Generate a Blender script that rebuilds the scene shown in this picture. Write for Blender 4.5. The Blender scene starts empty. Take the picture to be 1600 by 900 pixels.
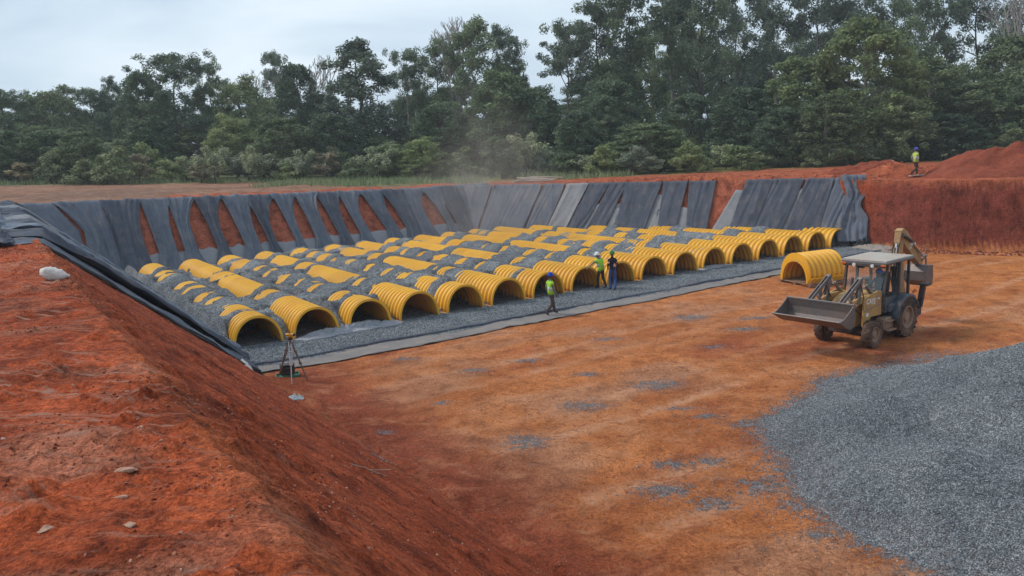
import bpy, bmesh, math, random
import numpy as np
from mathutils import Vector, Matrix

# ------------------------------------------------------------------ camera, sky, sun, exposure
SC = bpy.context.scene
COL = SC.collection
F_PX, PITCH, ROLL, CAM_H = 1230.5, 0.171215, -0.045214, 6.9
def cam_axes():
    c, s = math.cos(PITCH), math.sin(PITCH); cr, sr = math.cos(ROLL), math.sin(ROLL)
    r = Vector((1, 0, 0)); w = Vector((0, c, -s)); u = Vector((0, s, c))
    return cr * r + sr * u, -sr * r + cr * u, w
cd = bpy.data.cameras.new('camera'); cam = bpy.data.objects.new('camera', cd); COL.objects.link(cam)
cr_, cu_, cw_ = cam_axes()
M = Matrix.Identity(4)
for i in range(3):
    M[i][0] = cr_[i]; M[i][1] = cu_[i]; M[i][2] = -cw_[i]
M[2][3] = CAM_H
cam.matrix_world = M
cd.sensor_width = 36.0; cd.lens = 36.0 * F_PX / 1600.0
cd.clip_start = 0.1; cd.clip_end = 6000
SC.camera = cam

SUN_EL, SUN_AZ = math.radians(47), math.radians(-75)     # high sun behind thin cloud, from the left
W = bpy.data.worlds.new('World'); SC.world = W; W.use_nodes = True
nt = W.node_tree; nt.nodes.clear()
def wn(t, **k):
    n = nt.nodes.new(t)
    for a, b in k.items(): setattr(n, a, b)
    return n
out = wn('ShaderNodeOutputWorld'); bg = wn('ShaderNodeBackground')
sky = wn('ShaderNodeTexSky', sky_type='NISHITA', sun_disc=False)
sky.sun_elevation = SUN_EL; sky.sun_rotation = SUN_AZ; sky.air_density = 1.0; sky.dust_density = 2.0
tc = wn('ShaderNodeTexCoord'); mp = wn('ShaderNodeMapping'); mp.inputs['Scale'].default_value = (1.0, 1.0, 3.8)
n1 = wn('ShaderNodeTexNoise'); n1.inputs['Scale'].default_value = 2.1; n1.inputs['Detail'].default_value = 7; n1.inputs['Roughness'].default_value = 0.5
n1.inputs['Distortion'].default_value = 0.35
rp = wn('ShaderNodeValToRGB')
rp.color_ramp.elements[0].position = 0.38; rp.color_ramp.elements[0].color = (4.3, 5.6, 6.9, 1)
rp.color_ramp.elements[1].position = 0.70; rp.color_ramp.elements[1].color = (7.9, 8.8, 9.5, 1)
mx = wn('ShaderNodeMix', data_type='RGBA'); mx.inputs['Factor'].default_value = 0.9
bg.inputs['Strength'].default_value = 0.072
L = nt.links.new
L(tc.outputs['Generated'], mp.inputs['Vector']); L(mp.outputs['Vector'], n1.inputs['Vector'])
L(n1.outputs['Fac'], rp.inputs['Fac']); L(sky.outputs['Color'], mx.inputs['A']); L(rp.outputs['Color'], mx.inputs['B'])
L(mx.outputs['Result'], bg.inputs['Color']); L(bg.outputs['Background'], out.inputs['Surface'])

sd = bpy.data.lights.new('sun', 'SUN'); sd.energy = 1.5; sd.angle = math.radians(11); sd.color = (1.0, 0.95, 0.88)
so = bpy.data.objects.new('sun', sd); COL.objects.link(so)
sdir = Vector((math.sin(SUN_AZ) * math.cos(SUN_EL), math.cos(SUN_AZ) * math.cos(SUN_EL), math.sin(SUN_EL)))
so.rotation_euler = sdir.to_track_quat('Z', 'Y').to_euler()
so.location = sdir * 200
SC.view_settings.view_transform = 'Standard'; SC.view_settings.look = 'None'
SC.view_settings.exposure = 0.79; SC.view_settings.gamma = 1.0

# ------------------------------------------------------------------ helpers
R = random.Random(7)
PI = math.pi
PA = 0.583506                                             # bearing of the open front of the pit
PD = np.array([math.cos(PA), math.sin(PA), 0.0]); PX = np.array([-math.sin(PA), math.cos(PA), 0.0])
P0 = np.array([-8.899, 29.933, 0.0])
def pit(a, b, z=0.0):                                     # pit coordinates: along the front, back along the rows, up
    p = P0 + a * PD + b * PX
    return Vector((p[0], p[1], z))
def pit_np(a, b, z):
    return np.stack([P0[0] + a * PD[0] + b * PX[0], P0[1] + a * PD[1] + b * PX[1], z], -1)
def to_ab(X, Y):
    dx, dy = X - P0[0], Y - P0[1]
    return dx * PD[0] + dy * PD[1], dx * PX[0] + dy * PX[1]

def tag(o, label=None, cat=None, group=None, kind=None):
    if label: o['label'] = label
    if cat: o['category'] = cat
    if group: o['group'] = group
    if kind: o['kind'] = kind
    return o
def empty(name, loc=(0, 0, 0), rz=0.0, label=None, cat=None, group=None):
    o = bpy.data.objects.new(name, None); COL.objects.link(o)
    o.location = loc; o.rotation_euler = (0, 0, rz); o.empty_display_size = 0.2
    return tag(o, label, cat, group)
def link(name, me, parent=None, loc=None, rz=None):
    o = bpy.data.objects.new(name, me); COL.objects.link(o)
    if parent is not None: o.parent = parent
    if loc is not None: o.location = loc
    if rz is not None: o.rotation_euler = (0, 0, rz)
    return o
def mesh_np(name, v, f, mats=(), mi=None, smooth=True):
    me = bpy.data.meshes.new(name)
    v = np.ascontiguousarray(v, dtype=np.float32).reshape(-1, 3); f = np.ascontiguousarray(f, dtype=np.int32)
    n, k = f.shape
    me.vertices.add(len(v)); me.vertices.foreach_set('co', v.ravel())
    me.loops.add(n * k); me.loops.foreach_set('vertex_index', f.ravel())
    me.polygons.add(n); me.polygons.foreach_set('loop_start', np.arange(0, n * k, k, dtype=np.int32))
    for m in mats: me.materials.append(m)
    if mi is not None: me.polygons.foreach_set('material_index', np.asarray(mi, dtype=np.int32))
    me.polygons.foreach_set('use_smooth', np.full(n, smooth))
    me.update(calc_edges=True); me.validate()
    return me
def grid_faces(nu, nv):                                   # vertex index = i*nv + j
    i, j = np.meshgrid(np.arange(nu - 1), np.arange(nv - 1), indexing='ij')
    a = (i * nv + j).ravel()
    return np.stack([a, a + nv, a + nv + 1, a + 1], -1)
class MB:
    """collects boxes, tubes, lathes and prisms; build() links them as one mesh object"""
    def __init__(s): s.v = []; s.f = []
    def add(s, vs, fs):
        o = len(s.v); s.v += [tuple(x) for x in vs]; s.f += [tuple(i + o for i in f) for f in fs]
    def box(s, c, d, rot=None, taper=1.0, bev=0.0):
        x, y, z = d[0] / 2, d[1] / 2, d[2] / 2
        if bev <= 0:
            vs = [Vector((sx * x * (taper if sz > 0 else 1), sy * y * (taper if sz > 0 else 1), sz * z)) for sz in (-1, 1) for sx, sy in ((-1, -1), (1, -1), (1, 1), (-1, 1))]
            fs = [(3, 2, 1, 0), (4, 5, 6, 7), (0, 1, 5, 4), (1, 2, 6, 5), (2, 3, 7, 6), (3, 0, 4, 7)]
        else:
            bm = bmesh.new(); bmesh.ops.create_cube(bm, size=1.0, matrix=Matrix.Diagonal((d[0], d[1], d[2], 1)))
            bmesh.ops.bevel(bm, geom=bm.edges[:], offset=bev, segments=1, affect='EDGES')
            bm.verts.index_update(); vs = [v.co.copy() for v in bm.verts]; fs = [[v.index for v in f.verts] for f in bm.faces]; bm.free()
        if rot is not None: vs = [rot @ v for v in vs]
        s.add([v + Vector(c) for v in vs], fs); return s
    def bar(s, p, q, w, h, up=(0, 0, 1)):                 # box between two points
        p, q = Vector(p), Vector(q); d = q - p; l = d.length; d.normalize(); up = Vector(up)
        x = d.cross(up)
        if x.length < 1e-4: x = d.cross(Vector((1, 0, 0)))
        x.normalize(); u = x.cross(d)
        vs = [e + x * sx * w / 2 + u * su * h / 2 for e in (p, q) for sx, su in ((-1, -1), (1, -1), (1, 1), (-1, 1))]
        s.add(vs, [(0, 1, 2, 3), (7, 6, 5, 4), (4, 5, 1, 0), (5, 6, 2, 1), (6, 7, 3, 2), (7, 4, 0, 3)]); return s
    def tube(s, pts, rad, n=8, cap=True):
        pts = [Vector(p) for p in pts]; rad = list(rad) if hasattr(rad, '__len__') else [rad] * len(pts)
        o = []; prev = None
        for i, p in enumerate(pts):
            d = (pts[min(i + 1, len(pts) - 1)] - pts[max(i - 1, 0)]).normalized()
            x = prev - d * prev.dot(d) if prev is not None else d.orthogonal()
            if x.length < 1e-5: x = d.orthogonal()
            x.normalize(); prev = x; y = d.cross(x)
            o += [p + (x * math.cos(2 * PI * k / n) + y * math.sin(2 * PI * k / n)) * rad[i] for k in range(n)]
        fs = [(i * n + k, i * n + (k + 1) % n, (i + 1) * n + (k + 1) % n, (i + 1) * n + k) for i in range(len(pts) - 1) for k in range(n)]
        if cap: fs += [tuple(range(n - 1, -1, -1)), tuple((len(pts) - 1) * n + k for k in range(n))]
        s.add(o, fs); return s
    def lathe(s, prof, axis_o=(0, 0, 0), ax='y', n=24):   # profile of (radius, along-axis)
        vs = []
        for r_, t in prof:
            for k in range(n):
                c_, s_ = r_ * math.cos(2 * PI * k / n), r_ * math.sin(2 * PI * k / n)
                vs.append(Vector(axis_o) + (Vector((c_, t, s_)) if ax == 'y' else Vector((c_, s_, t)) if ax == 'z' else Vector((t, c_, s_))))
        m = len(prof)
        s.add(vs, [(i * n + k, i * n + (k + 1) % n, (i + 1) * n + (k + 1) % n, (i + 1) * n + k) for i in range(m - 1) for k in range(n)]); return s
    def prism(s, poly, y0, y1):                           # polygon in x-z, extruded along y
        n = len(poly); vs = [(p[0], y0, p[1]) for p in poly] + [(p[0], y1, p[1]) for p in poly]
        s.add(vs, [tuple(range(n)), tuple(range(2 * n - 1, n - 1, -1))] + [(i, i + n, (i + 1) % n + n, (i + 1) % n) for i in range(n)]); return s
    def mesh(s, name, mat, smooth=False):
        me = bpy.data.meshes.new(name); me.from_pydata([tuple(v) for v in s.v], [], s.f); me.materials.append(mat)
        bm = bmesh.new(); bm.from_mesh(me); bmesh.ops.recalc_face_normals(bm, faces=bm.faces[:]); bm.to_mesh(me); bm.free()
        if smooth:
            me.polygons.foreach_set('use_smooth', np.full(len(me.polygons), True))
            try: me.set_sharp_from_angle(angle=math.radians(40))
            except Exception: pass
        return me
    def build(s, name, mat, parent=None, smooth=False, loc=None, rz=None):
        return link(name, s.mesh(name, mat, smooth), parent, loc, rz)

def _hash(ix, iy, seed):
    h = (ix.astype(np.int64) * 374761393 + iy.astype(np.int64) * 668265263 + seed * 974711) & 0xffffffff
    h = ((h ^ (h >> 13)) * 1274126177) & 0xffffffff
    return ((h ^ (h >> 16)) & 0xffff) / 65535.0
def vnoise(x, y, seed=0):                                 # value noise, -1..1
    x = np.asarray(x, float); y = np.asarray(y, float)
    ix, iy = np.floor(x), np.floor(y); fx, fy = x - ix, y - iy
    fx = fx * fx * fx * (fx * (fx * 6 - 15) + 10); fy = fy * fy * fy * (fy * (fy * 6 - 15) + 10)
    a = _hash(ix, iy, seed); b = _hash(ix + 1, iy, seed); c = _hash(ix, iy + 1, seed); d = _hash(ix + 1, iy + 1, seed)
    return 2 * ((a * (1 - fx) + b * fx) * (1 - fy) + (c * (1 - fx) + d * fx) * fy) - 1
def fbm(x, y, seed=0, octv=4, gain=0.5):
    t = 0; amp = 1; s = 0
    for o in range(octv):
        ca, sa = math.cos(o * 1.1), math.sin(o * 1.1)
        t = t + amp * vnoise((x * ca - y * sa) * 2 ** o + 13.1 * o, (x * sa + y * ca) * 2 ** o - 7.7 * o, seed + o * 17); s += amp; amp *= gain
    return t / s
def sstep(e0, e1, x):
    t = np.clip((np.asarray(x, float) - e0) / (e1 - e0), 0, 1); return t * t * (3 - 2 * t)
ORD = 'first second third fourth fifth sixth seventh eighth ninth tenth eleventh twelfth thirteenth fourteenth fifteenth sixteenth seventeenth eighteenth nineteenth twentieth twenty-first twenty-second twenty-third twenty-fourth'.split()

# ------------------------------------------------------------------ materials
class NT:
    def __init__(s, name, rough=0.8, spec=0.3):
        s.m = bpy.data.materials.new(name); s.m.use_nodes = True; s.t = s.m.node_tree; s.b = s.t.nodes['Principled BSDF']
        s.b.inputs['Roughness'].default_value = rough; s.b.inputs['Specular IOR Level'].default_value = spec
    def n(s, t, **k):
        n = s.t.nodes.new(t)
        for a, b in k.items():
            if a in ('scale', 'detail', 'rough', 'dist'):
                n.inputs[{'scale': 'Scale', 'detail': 'Detail', 'rough': 'Roughness', 'dist': 'Distortion'}[a]].default_value = b
            else: setattr(n, a, b)
        return n
    def l(s, a, b): s.t.links.new(a, b)
    def pos(s, scale=(1, 1, 1), obj=True, rot=(0, 0, 0)):
        if obj: src = s.n('ShaderNodeTexCoord').outputs['Object']
        else: src = s.n('ShaderNodeNewGeometry').outputs['Position']
        m = s.n('ShaderNodeMapping'); m.inputs['Scale'].default_value = scale; m.inputs['Rotation'].default_value = rot
        s.l(src, m.inputs['Vector']); return m.outputs['Vector']
    def noise(s, vec, scale, detail=4, rough=0.55, dist=0.0):
        n = s.n('ShaderNodeTexNoise', scale=scale, detail=detail, rough=rough, dist=dist); s.l(vec, n.inputs['Vector']); return n.outputs['Fac']
    def ramp(s, fac, stops):
        r = s.n('ShaderNodeValToRGB'); e = r.color_ramp.elements
        while len(e) < len(stops): e.new(0.5)
        for el, (p, c) in zip(e, stops): el.position = p; el.color = (c[0], c[1], c[2], 1) if hasattr(c, '__len__') else (c, c, c, 1)
        s.l(fac, r.inputs['Fac']); return r.outputs['Color']
    def mix(s, a, b, fac, mode='MIX'):
        m = s.n('ShaderNodeMix', data_type='RGBA', blend_type=mode)
        for sock, v in ((m.inputs['A'], a), (m.inputs['B'], b), (m.inputs['Factor'], fac)):
            if isinstance(v, (int, float)): sock.default_value = v
            elif isinstance(v, tuple): sock.default_value = (v[0], v[1], v[2], 1)
            else: s.l(v, sock)
        return m.outputs['Result']
    def math(s, op, a, b=0.0, c=None):
        m = s.n('ShaderNodeMath', operation=op)
        for i, v in enumerate((a, b) if c is None else (a, b, c)):
            if isinstance(v, (int, float)): m.inputs[i].default_value = v
            else: s.l(v, m.inputs[i])
        return m.outputs[0]
    def bump(s, h, strength=0.5, dist=0.05, prev=None):
        b = s.n('ShaderNodeBump'); b.inputs['Strength'].default_value = strength; b.inputs['Distance'].default_value = dist
        s.l(h, b.inputs['Height'])
        if prev is not None: s.l(prev, b.inputs['Normal'])
        s.l(b.outputs['Normal'], s.b.inputs['Normal']); return b.outputs['Normal']
    def color(s, c): 
        if isinstance(c, tuple): s.b.inputs['Base Color'].default_value = (c[0], c[1], c[2], 1)
        else: s.l(c, s.b.inputs['Base Color'])
        return s
    def attr(s, name, out='Color'):
        a = s.n('ShaderNodeAttribute'); a.attribute_name = name; return a.outputs[out]

def worn(name, c, dirt=(0.25, 0.12, 0.07), amount=0.45, rough=0.6, spec=0.4, scale=3.0, metal=0.0, bump=0.15):
    """painted or bare surface with blotchy dust"""
    t = NT(name, rough, spec); v = t.pos()
    n = t.noise(v, scale, 6, 0.65); n2 = t.noise(v, scale * 9, 3, 0.6)
    f = t.ramp(n, [(0.36, 0.0), (0.72, amount)])
    col = t.mix(c, dirt, f)
    t.color(t.mix(col, t.ramp(n2, [(0.3, 0.72), (0.7, 1.12)]), 1.0, 'MULTIPLY'))
    t.b.inputs['Metallic'].default_value = metal
    if bump: t.bump(n2, bump, 0.01)
    return t.m

def gravel_nodes(t, vec, tint=1.0):
    vo = t.n('ShaderNodeTexVoronoi', scale=44.0); t.l(vec, vo.inputs['Vector'])
    vo2 = t.n('ShaderNodeTexVoronoi', scale=11.0); t.l(vec, vo2.inputs['Vector'])
    sep = t.n('ShaderNodeSeparateColor'); t.l(vo.outputs['Color'], sep.inputs['Color'])
    sep2 = t.n('ShaderNodeSeparateColor'); t.l(vo2.outputs['Color'], sep2.inputs['Color'])
    k = tint
    c = t.ramp(sep.outputs[0], [(0.0, (0.062 * k, 0.07 * k, 0.079 * k)), (0.55, (0.155 * k, 0.168 * k, 0.184 * k)), (1.0, (0.34 * k, 0.355 * k, 0.375 * k))])
    c2 = t.ramp(sep2.outputs[0], [(0.0, 0.7), (1.0, 1.3)])
    h = t.math('SUBTRACT', 1.0, vo.outputs['Distance'])
    return t.mix(c, c2, 1.0, 'MULTIPLY'), h

def m_ground():
    t = NT('soil', 0.92, 0.15); v = t.pos(obj=False)
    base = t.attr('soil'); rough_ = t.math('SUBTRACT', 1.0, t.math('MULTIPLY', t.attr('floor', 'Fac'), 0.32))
    n1 = t.noise(v, 1.6, 8, 0.62, 0.3); n2 = t.noise(v, 14.0, 6, 0.7); n3 = t.noise(v, 0.35, 5, 0.55, 0.4)
    c = t.mix(base, t.ramp(n1, [(0.34, (0.52, 0.46, 0.44)), (0.50, (1, 1, 1)), (0.66, (1.28, 1.36, 1.42))]), rough_, 'MULTIPLY')
    c = t.mix(c, t.ramp(n2, [(0.36, (0.52, 0.48, 0.47)), (0.50, (1, 1, 1)), (0.64, (1.36, 1.4, 1.42))]), rough_, 'MULTIPLY')
    c = t.mix(c, t.ramp(n3, [(0.34, (0.82, 0.76, 0.72)), (0.66, (1.12, 1.16, 1.18))]), 1.0, 'MULTIPLY')
    nf = t.noise(v, 48.0, 5, 0.75)
    c = t.mix(c, t.ramp(nf, [(0.37, (0.56, 0.52, 0.5)), (0.50, (1, 1, 1)), (0.64, (1.34, 1.38, 1.4))]), 1.0, 'MULTIPLY')
    # pale crust flakes and lines where the digger bucket scraped the soil
    sv = t.pos((0.9, 7.0, 4.0), obj=False, rot=(0, 0, -PA - 0.25))
    st = t.noise(sv, 1.5, 7, 0.7, 0.5)
    stm = t.math('MULTIPLY', t.ramp(st, [(0.53, 0.0), (0.66, 1.0)]), t.attr('pale', 'Fac'))
    c = t.mix(c, (0.47, 0.26, 0.19), stm)
    # vertical tooth marks on the cut faces
    tv = t.pos((5.0, 5.0, 0.35), obj=False)
    tm = t.noise(tv, 1.4, 5, 0.7)
    tmm = t.math('MULTIPLY', t.ramp(tm, [(0.52, 0.0), (0.75, 0.38)]), t.attr('cut', 'Fac'))
    c = t.mix(c, (0.42, 0.17, 0.11), tmm)
    # scattered gravel
    c = t.mix(c, (0.60, 0.30, 0.17), t.math('MULTIPLY', t.attr('track', 'Fac'), t.ramp(t.noise(v, 2.4, 6, 0.7), [(0.36, 0.0), (0.55, 0.85)])))
    gc, gh = gravel_nodes(t, v, 1.05)
    gn = t.noise(v, 5.5, 9, 0.8, 0.6)
    gm = t.math('ADD', t.attr('grav', 'Fac'), t.math('MULTIPLY', t.math('SUBTRACT', gn, 0.5), 2.3))
    gm = t.ramp(gm, [(0.48, 0.0), (0.66, 0.85)])
    kf = t.noise(v, 3.2, 8, 0.72, 1.2)                     # dark damp crumbs pressed into the floor
    c = t.mix(c, (0.17, 0.045, 0.022), t.math('MULTIPLY', t.ramp(kf, [(0.54, 0.0), (0.63, 0.65)]), t.attr('floor', 'Fac')))
    pd = t.noise(t.pos((1.0, 1.5, 1.0), obj=False, rot=(0, 0, -0.5)), 0.9, 9, 0.72, 0.5)
    c = t.mix(c, (0.54, 0.25, 0.13), t.math('MULTIPLY', t.ramp(pd, [(0.52, 0.0), (0.68, 0.5)]), t.attr('floor', 'Fac')))
    c = t.mix(c, gc, gm)
    t.color(c)
    h = t.math('ADD', t.math('MULTIPLY', n2, 1.1), t.math('MULTIPLY', n1, 1.2))
    h = t.math('ADD', h, t.math('MULTIPLY', t.math('MULTIPLY', gm, gh), 0.5))
    h = t.math('ADD', h, t.math('MULTIPLY', st, t.math('MULTIPLY', t.attr('pale', 'Fac'), 0.8)))
    h = t.math('ADD', h, t.math('MULTIPLY', tm, t.attr('cut', 'Fac')))
    n4 = t.noise(v, 55.0, 5, 0.75); n5 = t.noise(v, 5.0, 7, 0.72, 0.6)
    h = t.math('ADD', h, t.math('ADD', t.math('MULTIPLY', n4, 0.22), t.math('MULTIPLY', n5, 0.9)))
    t.bump(h, 0.95, 0.085); return t.m
def m_gravel(tint=1.0, name='gravel'):
    t = NT(name, 0.85, 0.25); v = t.pos(obj=False); c, h = gravel_nodes(t, v, tint)
    n = t.noise(v, 0.5, 6, 0.6); n2 = t.noise(v, 5.0, 5, 0.7)
    c = t.mix(c, t.ramp(n, [(0.38, (0.68, 0.71, 0.74)), (0.64, (1.2, 1.18, 1.15))]), 1.0, 'MULTIPLY')
    c = t.mix(c, (0.23, 0.12, 0.085), t.math('MULTIPLY', t.ramp(n2, [(0.4, 0.0), (0.7, 0.8)]), t.attr('dirt', 'Fac')))
    t.color(c); t.bump(t.math('ADD', h, t.math('MULTIPLY', n2, 0.7)), 0.9, 0.05); return t.m
def m_stone():
    t = NT('crushed_stone', 0.8, 0.3); oi = t.n('ShaderNodeObjectInfo')
    t.color(t.ramp(oi.outputs['Random'], [(0.0, (0.064, 0.073, 0.082)), (0.55, (0.172, 0.187, 0.203)), (0.9, (0.30, 0.318, 0.336)), (1.0, (0.46, 0.475, 0.49))])); return t.m
def m_yellow():
    t = NT('yellow_plastic', 0.42, 0.4); v = t.pos(obj=False)
    n = t.noise(v, 1.3, 6, 0.65); n2 = t.noise(v, 11, 5, 0.7)
    c = t.mix((0.90, 0.485, 0.028), (0.86, 0.415, 0.02), t.ramp(n, [(0.35, 0.0), (0.65, 1.0)]))
    c = t.mix(c, (0.50, 0.33, 0.14), t.ramp(n2, [(0.55, 0.0), (0.78, 0.4)]))
    n3 = t.noise(t.pos((0.5, 0.5, 2.0), obj=False), 2.1, 7, 0.7, 0.6); c = t.mix(c, (0.42, 0.31, 0.19), t.ramp(n3, [(0.55, 0.0), (0.72, 0.5)]))
    sp = t.n('ShaderNodeSeparateXYZ'); t.l(v, sp.inputs[0]); lowz = t.ramp(t.math('ADD', sp.outputs[2], t.math('MULTIPLY', n2, 0.5)), [(0.25, 0.85), (0.62, 0.0)])
    c = t.mix(c, (0.36, 0.17, 0.08), t.math('MULTIPLY', lowz, 0.6))          # red dust splashed up the feet
    c = t.mix(c, (0.46, 0.22, 0.035), t.math('MULTIPLY', t.attr('groove_shade', 'Fac'), 0.5))   # shade of the grooves painted into the colour so the ribs read
    oi = t.n('ShaderNodeObjectInfo')
    t.color(t.mix(c, t.ramp(oi.outputs['Random'], [(0.0, (0.92, 0.9, 0.9)), (1.0, (1.05, 1.06, 1.1))]), 1.0, 'MULTIPLY'))
    t.l(t.ramp(n2, [(0.3, 0.36), (0.7, 0.6)]), t.b.inputs['Roughness'])
    tr = t.n('ShaderNodeBsdfTranslucent'); tr.inputs['Color'].default_value = (0.75, 0.20, 0.015, 1)
    ms = t.n('ShaderNodeMixShader'); ms.inputs['Fac'].default_value = 0.12
    t.l(t.b.outputs[0], ms.inputs[1]); t.l(tr.outputs[0], ms.inputs[2]); t.l(ms.outputs[0], t.t.nodes['Material Output'].inputs['Surface']); return t.m
def m_fabric(name, c, c2, dust=0.3):
    t = NT(name, 0.9, 0.2); v = t.pos(obj=False)
    n = t.noise(v, 0.8, 6, 0.6, 0.4); n2 = t.noise(v, 40, 3, 0.7); n3 = t.noise(t.pos((1, 1, 0.25), obj=False), 2.4, 5, 0.65)
    k = t.mix(c, c2, t.ramp(n, [(0.32, 0.0), (0.68, 1.0)]))
    k = t.mix(k, (0.30, 0.235, 0.2), t.ramp(n3, [(0.48, 0.0), (0.75, dust)]))
    t.color(t.mix(k, t.ramp(n2, [(0.3, 0.8), (0.7, 1.15)]), 1.0, 'MULTIPLY'))
    n4 = t.noise(v, 3.5, 6, 0.7, 0.8)
    t.bump(t.math('ADD', t.math('MULTIPLY', n2, 0.3), t.math('ADD', n3, n4)), 0.6, 0.08); return t.m
def m_leaf(name, c, c2):
    t = NT(name, 0.62, 0.25); v = t.pos(obj=False)
    n = t.noise(v, 0.55, 5, 0.6); oi = t.n('ShaderNodeObjectInfo'); ra = t.attr('leaf', 'Fac')
    k = t.mix(c, c2, t.ramp(t.math('ADD', t.math('MULTIPLY', n, 0.5), t.math('MULTIPLY', ra, 0.5)), [(0.3, 0.0), (0.72, 1.0)]))
    k = t.mix(k, t.ramp(oi.outputs['Random'], [(0.0, (0.8, 0.82, 0.85)), (0.5, (1, 1, 1)), (1.0, (1.2, 1.18, 0.95))]), 1.0, 'MULTIPLY')
    t.color(k)
    tr = t.n('ShaderNodeBsdfTranslucent'); t.l(k, tr.inputs['Color'])
    ms = t.n('ShaderNodeMixShader'); ms.inputs['Fac'].default_value = 0.22
    t.l(t.b.outputs[0], ms.inputs[1]); t.l(tr.outputs[0], ms.inputs[2]); t.l(ms.outputs[0], t.t.nodes['Material Output'].inputs['Surface']); return t.m
def m_bark(name, c, c2):
    t = NT(name, 0.9, 0.15); v = t.pos((1, 1, 0.3)); n = t.noise(v, 2.2, 6, 0.65)
    t.color(t.mix(c, c2, t.ramp(n, [(0.35, 0.0), (0.65, 1.0)]))); t.bump(n, 0.4, 0.05); return t.m
def m_glass():
    t = NT('cab_glass', 0.05, 0.5); t.color((0.22, 0.27, 0.29))
    t.b.inputs['Alpha'].default_value = 0.16; return t.m
MT = {}
# ------------------------------------------------------------------ shape of the gravel pile (needed by the ground, which carries its fringe)
def pile_raw(X, Y):
    nz = fbm(X * 0.5, Y * 0.5, 121, 4); hp = np.full(X.shape, -9.0)
    for (x, y, h, sl) in ((12.7, 17.2, 2.42, 0.43), (15.5, 15.0, 2.4, 0.40), (8.2, 14.4, 0.95, 0.36), (8.6, 17.5, 1.05, 0.40), (11.3, 19.4, 1.3, 0.5), (9.2, 12.9, 1.0, 0.36), (12.5, 12.3, 1.3, 0.38)):
        k = h - sl * np.hypot(X - x, Y - y) * (1 + 0.14 * nz); m_ = np.maximum(hp, k); hp = m_ + 0.10 * np.exp(-np.abs(hp - k) / 0.15)
    return hp + 0.16 * fbm(X * 0.55 + 3, Y * 0.55, 127, 3) * sstep(0.1, 0.8, hp) + 0.09 * nz + 0.05 * fbm(X * 1.6, Y * 1.6, 123, 4) + 0.05 * fbm(X * 3.1, Y * 3.1, 125, 3)
# ------------------------------------------------------------------ the ground: one sheet with the pit cut into it
def toe_red(b): return 36.5 + 0.45 * np.maximum(0, -5 - b)
def d_right(a, b): return (a - 36.5) * 0.899 + (b + 1) * 0.4387
def plateau(a, b):
    X = P0[0] + a * PD[0] + b * PX[0]; Y = P0[1] + a * PD[1] + b * PX[1]
    p = 4.15 + 0.033 * np.maximum(0, -X - 8)
    p = np.minimum(p, 7.0)
    w = sstep(-5.0, -7.5, a) * (1 - sstep(8, 30, b))
    return p * (1 - w) + 5.2 * w
def wall_h(a, b):
    hl = (-2.2 - a) * 0.885
    hb = (b - 25) * 1.36
    hr = d_right(a, b) * 2.05
    hw = (a - toe_red(b)) * 4.6 + 0.0 * b
    return np.maximum(np.maximum(hl, hb), np.maximum(hr, hw))
def ridge(a, b, a0, b0, a1, b1, w, h, seed, ln=2.0):
    """a long low heap of loose spoil between two points"""
    dx, dy = a1 - a0, b1 - b0; Ln = math.hypot(dx, dy)
    t = ((a - a0) * dx + (b - b0) * dy) / Ln; n = ((a - a0) * dy - (b - b0) * dx) / Ln
    end = sstep(-ln, ln * 0.5, t) * (1 - sstep(Ln - ln * 0.5, Ln + ln, t))
    hh = h * (0.75 + 0.55 * fbm(t * 0.45, n * 0.1, seed, 3))
    return np.maximum(0, hh * (1 - np.abs(n / w) ** 1.6)) * end
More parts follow.
